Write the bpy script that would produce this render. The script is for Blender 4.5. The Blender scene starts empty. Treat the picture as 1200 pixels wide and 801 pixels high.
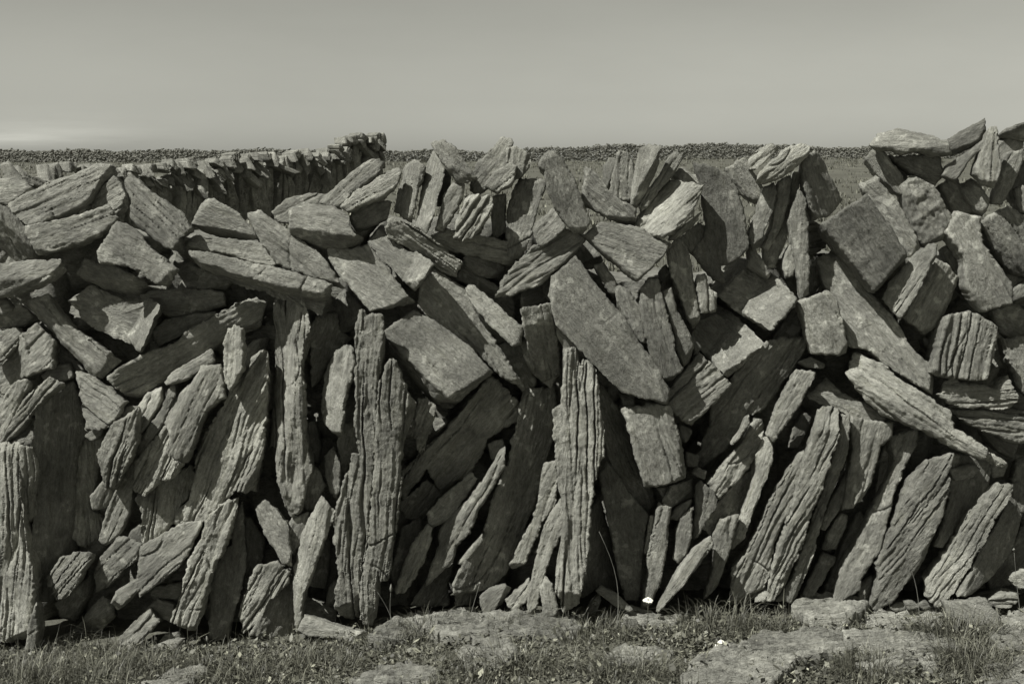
import bpy, math, random
import numpy as np
from mathutils import Vector
from mathutils.geometry import delaunay_2d_cdt

# ------------------------------------------------------------------ scene
scene = bpy.context.scene
COL = scene.collection
rng = np.random.default_rng(7)
TINT = (1.0, 1.0, 0.885)                 # the whole photograph is a warm toned monochrome

def grey(v, t=TINT):
    return (v*t[0], v*t[1], v*t[2], 1.0)

# ------------------------------------------------------------------ noise
_ang = np.random.default_rng(11).random((256, 256))*2*np.pi
_gx = np.cos(_ang); _gy = np.sin(_ang)
def vnoise(x, y, seed=0):
    """gradient noise, about [-1,1]"""
    x = np.asarray(x, float); y = np.asarray(y, float)
    x, y = x*.8+y*.6+seed*17.13+.37, y*.8-x*.6+seed*9.71+.71
    return _pn(x, y)
def anoise(x, y, seed=0):
    """the same without turning the lattice, for long streaks"""
    return _pn(np.asarray(x, float)+seed*17.13+.37, np.asarray(y, float)+seed*9.71+.71)
def _pn(x, y):
    xi = np.floor(x).astype(int); yi = np.floor(y).astype(int)
    fx = x-xi; fy = y-yi
    ux = fx*fx*fx*(fx*(fx*6-15)+10); uy = fy*fy*fy*(fy*(fy*6-15)+10)
    def g(i, j):
        a = (xi+i) & 255; b = (yi+j) & 255
        return _gx[a, b]*(fx-i)+_gy[a, b]*(fy-j)
    return 1.55*((g(0, 0)*(1-ux)+g(1, 0)*ux)*(1-uy)+(g(0, 1)*(1-ux)+g(1, 1)*ux)*uy)
def fbm(x, y, seed=0, octv=4, gain=.5):
    s = 0; amp = 1; tot = 0
    for o in range(octv):
        s = s+amp*vnoise(x*2**o, y*2**o, seed+o*3.1); tot += amp; amp *= gain
    return s/tot

def sstep(a, b, x):
    t = np.clip((x-a)/(b-a), 0, 1); return t*t*(3-2*t)

# ------------------------------------------------------------------ helpers
def tag(o, label=None, cat=None, group=None, kind=None):
    if label: o['label'] = label
    if cat: o['category'] = cat
    if group: o['group'] = group
    if kind: o['kind'] = kind
    return o

def mesh_obj(name, V, Fc, mat, parent=None, smooth=True, loc=(0, 0, 0), sharp=None):
    me = bpy.data.meshes.new(name)
    V = np.asarray(V, np.float32)
    if isinstance(Fc, np.ndarray):
        n, k = Fc.shape
        me.vertices.add(len(V)); me.vertices.foreach_set('co', V.ravel())
        me.loops.add(n*k); me.loops.foreach_set('vertex_index', Fc.astype(np.int32).ravel())
        me.polygons.add(n); me.polygons.foreach_set('loop_start', np.arange(0, n*k, k, dtype=np.int32))
        me.update(calc_edges=True); me.validate()
    else:
        me.from_pydata(V.tolist(), [], Fc)
    me.polygons.foreach_set('use_smooth', [smooth]*len(me.polygons))
    if sharp: me.set_sharp_from_angle(angle=sharp)
    me.materials.append(mat)
    o = bpy.data.objects.new(name, me); COL.objects.link(o)
    o.location = loc
    if parent: o.parent = parent
    return o

def empty(name, loc):
    o = bpy.data.objects.new(name, None); COL.objects.link(o); o.location = loc
    o.empty_display_size = .1
    return o

# ------------------------------------------------------------------ materials
def new_mat(name):
    m = bpy.data.materials.new(name); m.use_nodes = True
    nt = m.node_tree; b = nt.nodes['Principled BSDF']
    b.inputs['Roughness'].default_value = .9
    b.inputs['Specular IOR Level'].default_value = .25
    return m, nt, b
def N(nt, t, **kw):
    n = nt.nodes.new(t)
    for k, v in kw.items():
        if k in n.inputs: n.inputs[k].default_value = v
        else: setattr(n, k, v)
    return n
def noise(nt, vec, scale, detail=4, rough=.55):
    n = N(nt, 'ShaderNodeTexNoise'); n.inputs['Scale'].default_value = scale
    n.inputs['Detail'].default_value = detail; n.inputs['Roughness'].default_value = rough
    nt.links.new(vec, n.inputs['Vector']); return n.outputs['Fac']
def ramp(nt, fac, stops):
    r = N(nt, 'ShaderNodeValToRGB'); e = r.color_ramp.elements
    while len(e) < len(stops): e.new(.5)
    for el, (p, c) in zip(e, stops): el.position = p; el.color = c if len(c) == 4 else (*c, 1)
    nt.links.new(fac, r.inputs['Fac']); return r.outputs['Color']
def math_n(nt, op, a, b):
    n = N(nt, 'ShaderNodeMath', operation=op)
    for i, v in enumerate((a, b)):
        if isinstance(v, (int, float)): n.inputs[i].default_value = v
        else: nt.links.new(v, n.inputs[i])
    return n.outputs[0]
def mix(nt, fac, a, b, mode='MIX'):
    n = N(nt, 'ShaderNodeMix', data_type='RGBA', blend_type=mode)
    for sock, v in ((n.inputs[0], fac), (n.inputs[6], a), (n.inputs[7], b)):
        if isinstance(v, (int, float, tuple)): sock.default_value = v
        else: nt.links.new(v, sock)
    return n.outputs[2]

def stone_material(name, base, lichen=.5, grain=1.0, bump=1.0):
    """grey limestone flag: bedding grain along local X, lichen patches, dark stains, pits"""
    m, nt, b = new_mat(name)
    tc = N(nt, 'ShaderNodeTexCoord').outputs['Object']
    info = N(nt, 'ShaderNodeObjectInfo')
    off = N(nt, 'ShaderNodeVectorMath', operation='SCALE'); off.inputs['Scale'].default_value = 40
    comb = N(nt, 'ShaderNodeCombineXYZ')
    for i in range(3): nt.links.new(info.outputs['Random'], comb.inputs[i])
    nt.links.new(comb.outputs[0], off.inputs[0])
    add = N(nt, 'ShaderNodeVectorMath', operation='ADD')
    nt.links.new(tc, add.inputs[0]); nt.links.new(off.outputs[0], add.inputs[1]); p = add.outputs[0]
    st = N(nt, 'ShaderNodeMapping'); st.inputs['Scale'].default_value = (1.0, 7, 9)
    nt.links.new(p, st.inputs['Vector']); ps = st.outputs[0]
    mg = N(nt, 'ShaderNodeMapping'); mg.inputs['Scale'].default_value = (.55, 1.5, 1.7); nt.links.new(p, mg.inputs['Vector']); pg = mg.outputs[0]
    big = noise(nt, p, 6, 5, .6); fine = noise(nt, pg, 80, 5, .72); strat = noise(nt, ps, 7, 5, .62)
    spots = noise(nt, p, 34, 3, .5); speck = noise(nt, p, 260, 2, .6)
    c = ramp(nt, big, [(.30, grey(base*.62)), (.5, grey(base)), (.68, grey(base*1.3))])
    c = mix(nt, .55*grain, c, ramp(nt, strat, [(.3, grey(.62)), (.5, grey(1.0, (1, 1, 1))), (.7, grey(1.3, (1, 1, 1)))]), 'MULTIPLY')
    c = mix(nt, .6, c, ramp(nt, fine, [(.36, grey(.55, (1, 1, 1))), (.5, grey(1.0, (1, 1, 1))), (.62, grey(1.4, (1, 1, 1)))]), 'MULTIPLY')
    lf = ramp(nt, spots, [(.57, (0, 0, 0)), (.65, (1, 1, 1))])
    gate = ramp(nt, big, [(.44, (0, 0, 0)), (.56, (1, 1, 1))])
    lf = mix(nt, 1.0, lf, gate, 'MULTIPLY')
    c = mix(nt, math_n(nt, 'MULTIPLY', lf, lichen), c, grey(.46))
    st2 = ramp(nt, noise(nt, p, 13, 4, .65), [(.57, (0, 0, 0)), (.68, (1, 1, 1))])
    c = mix(nt, math_n(nt, 'MULTIPLY', st2, .55), c, grey(.09))
    sp = ramp(nt, speck, [(.36, grey(.55, (1, 1, 1))), (.48, grey(1, (1, 1, 1)))])
    c = mix(nt, .4, c, sp, 'MULTIPLY')
    rnd = math_n(nt, 'MULTIPLY_ADD', info.outputs['Random'], .44)
    rnd.node.inputs[2].default_value = .78
    c = mix(nt, 1.0, c, rnd, 'MULTIPLY')
    nt.links.new(c, b.inputs['Base Color'])
    h = math_n(nt, 'ADD', math_n(nt, 'MULTIPLY', strat, .9*grain), math_n(nt, 'MULTIPLY', fine, 1.25))
    h = math_n(nt, 'ADD', h, math_n(nt, 'MULTIPLY', noise(nt, p, 38, 5, .7), .3))
    h = math_n(nt, 'ADD', h, math_n(nt, 'MULTIPLY', speck, .4))
    bp = N(nt, 'ShaderNodeBump'); bp.inputs['Strength'].default_value = .9
    bp.inputs['Distance'].default_value = .011*bump
    nt.links.new(h, bp.inputs['Height']); nt.links.new(bp.outputs[0], b.inputs['Normal'])
    return m

M_STONE = stone_material('limestone_flag', .21, .75, .7, .75)
M_RIB = stone_material('bedded_limestone', .265, .45, 1.0, .9)
M_CORE = stone_material('inner_rubble', .22, .2, .8, 1.0)
M_GROUNDSTONE = stone_material('bedrock', .26, .8, .6, 1.2)
M_FAR = stone_material('far_wall_stone', .26, .8, .5, 2.0)

def plain_mat(name, v, var=.3, scale=30, rough=.9):
    m, nt, b = new_mat(name)
    tc = N(nt, 'ShaderNodeTexCoord').outputs['Object']
    f = noise(nt, tc, scale, 4, .6)
    nt.links.new(ramp(nt, f, [(.3, grey(v*(1-var))), (.7, grey(v*(1+var)))]), b.inputs['Base Color'])
    b.inputs['Roughness'].default_value = rough
    return m

# ------------------------------------------------------------------ stones
def resample(P, step):
    out = []
    n = len(P)
    for i in range(n):
        a = P[i]; b = P[(i+1) % n]
        k = max(1, int(round(np.hypot(*(b-a))/step)))
        for j in range(k): out.append(a+(b-a)*j/k)
    return np.array(out)
def chaikin(P, q=.22):
    n = len(P); out = []
    for i in range(n):
        a = P[i]; b = P[(i+1) % n]
        out.append(a+(b-a)*q); out.append(a+(b-a)*(1-q))
    return np.array(out)
def seg_dist(Q, B):
    """distance of points Q to closed polyline B (chunked)"""
    A = B; C = np.roll(B, -1, 0); D = C-A; L = (D**2).sum(1)+1e-12
    res = np.empty(len(Q))
    for s in range(0, len(Q), 4000):
        q = Q[s:s+4000]
        t = ((q[:, None, :]-A[None])*D[None]).sum(2)/L
        t = np.clip(t, 0, 1)
        e = A[None]+t[..., None]*D[None]-q[:, None, :]
        res[s:s+4000] = np.sqrt((e**2).sum(2).min(1))
    return res
def inside(Q, B):
    x, y = Q[:, 0], Q[:, 1]; r = np.zeros(len(Q), bool)
    n = len(B)
    for i in range(n):
        x1, y1 = B[i]; x2, y2 = B[(i+1) % n]
        c = (y1 > y) != (y2 > y)
        if y1 != y2: r ^= c & (x < (x2-x1)*(y-y1)/(y2-y1)+x1)
    return r

DBG = 0
def stone_mesh(outline, res, seed, rib, ang, nz, creases=(), thick=None, grow=.006, edge_r=None, back=.88, dip=-.15, amp=1.0, cutk=1.0, flat=False):
    """a closed stone: outline (local x,z metres) seen from the front; returns verts (x, y, z) with -y the front"""
    r = np.random.default_rng(seed)
    P = np.array(outline, float)
    area = .5*np.sum(P[:, 0]*np.roll(P[:, 1], -1)-np.roll(P[:, 0], -1)*P[:, 1])
    if area < 0: P = P[::-1]; area = -area
    c = P.mean(0)
    # principal axis
    R = resample(P, .01); d = R-R.mean(0)
    w, vec = np.linalg.eigh(d.T@d); ax = vec[:, 1]
    if ang is None: ang = math.degrees(math.atan2(ax[1], ax[0]))
    u = np.array([math.cos(math.radians(ang)), math.sin(math.radians(ang))]); v = np.array([-u[1], u[0]])
    width = max(.012, area/max(.02, (d@ax).max()-(d@ax).min()))
    # outline: cut corners, roughen, grow
    B = resample(P, res*1.15)
    T = np.roll(B, -1, 0)-np.roll(B, 1, 0); T /= np.linalg.norm(T, axis=1)[:, None]+1e-9
    nrm = np.stack([T[:, 1], -T[:, 0]], 1)
    rough = (.0032+.0035*rib)*min(1, width/.06)
    k = rough*1.3*fbm(B[:, 0]*26, B[:, 1]*26, seed, 3, .6)+.0016*vnoise(B[:, 0]*120, B[:, 1]*120, seed+5)
    q = fbm(B[:, 0]*9, B[:, 1]*9, seed+30, 3)*4; k = k+rough*.9*(np.floor(q)-q+.5)*min(1, 1.4-rib)
    e = np.abs(nrm@u); bw_ = (B-B.mean(0))@v                # splintered ends where the beds run out
    jag = anoise(bw_*55, bw_*0+.3, seed+31)+.6*anoise(bw_*130, bw_*0+.6, seed+32)
    k = k+rib*.012*min(1, width/.05)*np.clip(e-.35, 0, 1)*jag
    k = k+rib*.0035*min(1, width/.05)*vnoise(B[:, 0]*60, B[:, 1]*60, seed+33)
    B = B+nrm*(k+grow)[:, None]
    # interior points
    lo = B.min(0); hi = B.max(0)
    gx, gy = np.meshgrid(np.arange(lo[0], hi[0], res), np.arange(lo[1], hi[1], res*.87))
    gx = gx+(np.arange(gx.shape[0]) % 2)[:, None]*res*.5
    Q = np.stack([gx.ravel(), gy.ravel()], 1); Q = Q+r.uniform(-.18, .18, Q.shape)*res
    if len(Q):
        Q = Q[inside(Q, B)]
        if len(Q): Q = Q[seg_dist(Q, B) > res*.55]
    allp = np.vstack([B, Q]) if len(Q) else B
    nb = len(B)
    ov, oe, of, *_ = delaunay_2d_cdt([Vector(p) for p in allp], [], [list(range(nb))], 1, 1e-6, False)
    V2 = np.array([(p[0], p[1]) for p in ov]); Ft = [list(f) for f in of if len(f) == 3]
    F = np.array(Ft, int)
    # orient ccw
    a2 = (V2[F[:, 1], 0]-V2[F[:, 0], 0])*(V2[F[:, 2], 1]-V2[F[:, 0], 1])-(V2[F[:, 1], 1]-V2[F[:, 0], 1])*(V2[F[:, 2], 0]-V2[F[:, 0], 0])
    F[a2 < 0] = F[a2 < 0][:, ::-1]
    tin = inside(V2[F].mean(1), B)
    if DBG: print('tri', len(F), tin.sum(), len(B), len(P))
    F = F[tin]
    used = np.unique(F); remap = -np.ones(len(V2), int); remap[used] = np.arange(len(used)); V2 = V2[used]; F = remap[F]
    dist = seg_dist(V2, B)
    x, z = V2[:, 0], V2[:, 1]
    uu = x*u[0]+z*u[1]; ww = x*v[0]+z*v[1]
    # ---- relief
    h = np.zeros(len(V2))
    ext = V2-V2.mean(0)
    if flat: cut = [(r.uniform(-1.75, -.15), r.uniform(1.2, 2.4), -r.uniform(.008, .035)), (r.uniform(1.5, 3.2), r.uniform(.5, 1.2), -r.uniform(.004, .022))]
    else: cut = [(r.uniform(-1.75, -.15), r.uniform(.9, 2.2), r.uniform(.72, .94)),        # a broken face low on the right
                 (r.uniform(1.5, 3.2), r.uniform(.5, 1.1), r.uniform(.8, .97))]            # and one on the upper left
    for q in range(r.integers(1, 4)): cut.append((r.uniform(0, 2*math.pi), r.uniform(.3, 1.4), -r.uniform(.005, .03) if flat else r.uniform(.78, 1.0)))
    for th, sl_, fr in cut:
        nn = np.array([math.cos(th), math.sin(th)]); pr = ext@nn; s = pr.max()
        e = (fr*s if fr > 0 else s+fr)+.010*fbm(x*11, z*11, seed+19+th, 3)
        h = np.minimum(h, sl_*(e-pr)*min(1, .5+width*5)*cutk)
    h = np.maximum(h, -.07)
    for (x1, y1, x2, y2, kk) in creases:
        L = math.hypot(x2-x1, y2-y1)
        s = -((x2-x1)*(z-y1)-(y2-y1)*(x-x1))/L             # >0: right of the line as drawn
        s = s+.008*fbm(x*14, z*14, seed+3, 3)
        if kk < 0: s = -s
        e = .002
        s = .5*(s+np.sqrt(s*s+e*e))-e*.2
        h = h-abs(kk)*1.25*s
    er = edge_r if edge_r else r.uniform(.003, .007)*(1+.5*rib)
    er = min(er, width*.42)
    ern = er*(1+.8*vnoise(x*18, z*18, seed+8))
    t = np.clip(1-dist/np.maximum(ern, 1e-4), 0, 1)
    h = h-ern*.85*(1-np.sqrt(np.clip(1-t*t, 0, 1)))
    sc = amp*nz*min(1.2, .3+width/.12)
    h = h+(.0035 if flat else .006)*sc*fbm(x*6, z*6, seed+1, 3)
    # bedding: long warped layers, fissures and ledges
    wrp = ww+.022*anoise(uu*2.1, ww*4, seed+2)+.008*anoise(uu*6.5, ww*12, seed+4)+.0022*vnoise(uu*30, ww*30, seed+5)
    wrp = wrp*(1+.30*anoise(uu*1.1, ww*2.5, seed+27))+.012*anoise(uu*1.0, ww*6, seed+28)
    lay = anoise(uu*.55, wrp*17, seed+6)+.55*anoise(uu*1.1, wrp*37, seed+11)+.3*anoise(uu*2.2, wrp*80, seed+22)
    h = h+rib*sc*.0075*lay
    q = lay*1.7; h = h+rib*sc*.0060*(np.floor(q)+np.clip((q-np.floor(q)-.5)*6+.5, 0, 1)-q)
    g = anoise(uu*.85, wrp*21, seed+9)
    gate = np.clip(anoise(uu*2.4, wrp*7, seed+10)*2.2+.7, 0, 1)
    h = h-rib*sc*.024*np.exp(-(g/.060)**2)*gate
    g2 = anoise(uu*2.4, wrp*46, seed+12)
    h = h-rib*sc*.0085*np.exp(-(g2/.11)**2)*np.clip(anoise(uu*4, ww*14, seed+13)*2.2+.5, 0, 1)
    # snapped ends across the beds
    xb = anoise(uu*9+wrp*6, wrp*26, seed+23); h = h-rib*sc*.0028*np.clip(xb*2.5-.6, 0, 1)
    # flaked ledges on the smooth faces
    fl = fbm(uu*2.2, ww*5.5, seed+14, 5, .55)*3.6
    st = np.floor(fl)+np.clip((fl-np.floor(fl)-.5)*12+.5, 0, 1)
    h = h+(1-.6*rib)*(.0022 if flat else .0034)*sc*(st-fl*.6)
    # a few cracks
    ck = vnoise(x*3.6+z*1.6, z*3.6-x*1.6, seed+15); cg = np.clip(vnoise(x*5, z*5, seed+16)*2.4-.35, 0, 1)
    h = h-(.004 if flat else .011)*sc*np.exp(-(ck/.016)**2)*cg
    # surface tooth
    h = h+(.0009+.0016*rib)*min(1, sc+.2)*fbm(x*60, z*60, seed+17, 3, .65)
    rg = fbm(x*26, z*26, seed+24, 3, .6); h = h+(.0012+.0042*rib)*min(1, sc+.2)*rg*(.6+.8*np.clip(fbm(x*5, z*5, seed+25, 2)+.4, 0, 1))
    h = h-rib*.004*sc*np.clip(anoise(uu*8, wrp*38, seed+26)-.25, 0, 1)
    if nz > 1.5: h = h+.010*fbm(x*24, z*24, seed+18, 3)
    # ---- build
    th = thick if thick else float(np.clip(width*1.1, .07, .20))
    nv = len(V2)
    Vf = np.stack([x, -h, z], 1)
    ec = {}
    for f in F:
        for i in range(3):
            e = (int(f[i]), int(f[(i+1) % 3])); ec[e] = 1
    bd = [e for e in ec if (e[1], e[0]) not in ec]
    bverts = sorted({e[0] for e in bd} | {e[1] for e in bd}); idx = {b: i for i, b in enumerate(bverts)}
    bp = Vf[bverts]; cb = bp[:, [0, 2]].mean(0)
    rings = []; NR = 5
    for k in range(1, NR+1):
        f = k/NR; s = 1-(1-back)*f**1.2
        jit = 1+.05*vnoise(bp[:, 0]*20+k*3.3, bp[:, 2]*20, seed+20)*f
        X = cb[0]+(bp[:, 0]-cb[0])*s*jit; Z = cb[1]+(bp[:, 2]-cb[1])*s*jit+dip*th*f
        Y = bp[:, 1]*(1-f)+f*th+.006*vnoise(bp[:, 0]*30, bp[:, 2]*30+k, seed+21)
        rings.append(np.stack([X, Y, Z], 1))
    V = [Vf]+rings; nb2 = len(bverts)
    faces = [F[:, ::1]]
    quads = []
    for k in range(NR):
        o0 = None if k == 0 else nv+(k-1)*nb2; o1 = nv+k*nb2
        for (a, b2) in bd:
            ia, ib = idx[a], idx[b2]
            va, vb = (a, b2) if k == 0 else (o0+ia, o0+ib)
            quads.append((va, o1+ia, vb)); quads.append((vb, o1+ia, o1+ib))
    cap = nv+NR*nb2
    V.append(np.array([[cb[0], th, cb[1]+dip*th]]))
    for (a, b2) in bd:
        quads.append((nv+(NR-1)*nb2+idx[a], cap, nv+(NR-1)*nb2+idx[b2]))
    V = np.vstack(V); FF = np.vstack([F, np.array(quads, int)])
    return V, FF, ang

def place_stone(name, label, cx, d, cz, a, b, rib, ang, nz, pts, creases, seed, res=.0048):
    P = [tuple(float(q)/1000 for q in s.split(',')) for s in pts.split()]
    cr = [(c[0]/1000, c[1]/1000, c[2]/1000, c[3]/1000, c[4]) for c in creases]
    V, F, ang = stone_mesh(P, res if rib < .6 else res*.78, seed, rib, ang, nz, cr, grow=.0015 if d > 0 else .005, flat=rib < .28)
    V[:, 1] -= a*V[:, 0]+b*V[:, 2]                     # lean of the face
    # turn local X to the bedding direction so that the material grain follows it
    t = math.radians(ang); c, s = math.cos(t), math.sin(t)
    X = V[:, 0]*c+V[:, 2]*s; Z = -V[:, 0]*s+V[:, 2]*c
    V = np.stack([X, V[:, 1], Z], 1)
    o = mesh_obj(name, V, F, M_RIB if rib >= .5 else M_STONE, sharp=1.1)
    o.location = (cx/1000, -d/1000, cz/1000); o.rotation_euler = (0, -t, 0)
    return tag(o, label, 'stone', 'stones stacked in the near dry stone wall')

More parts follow.
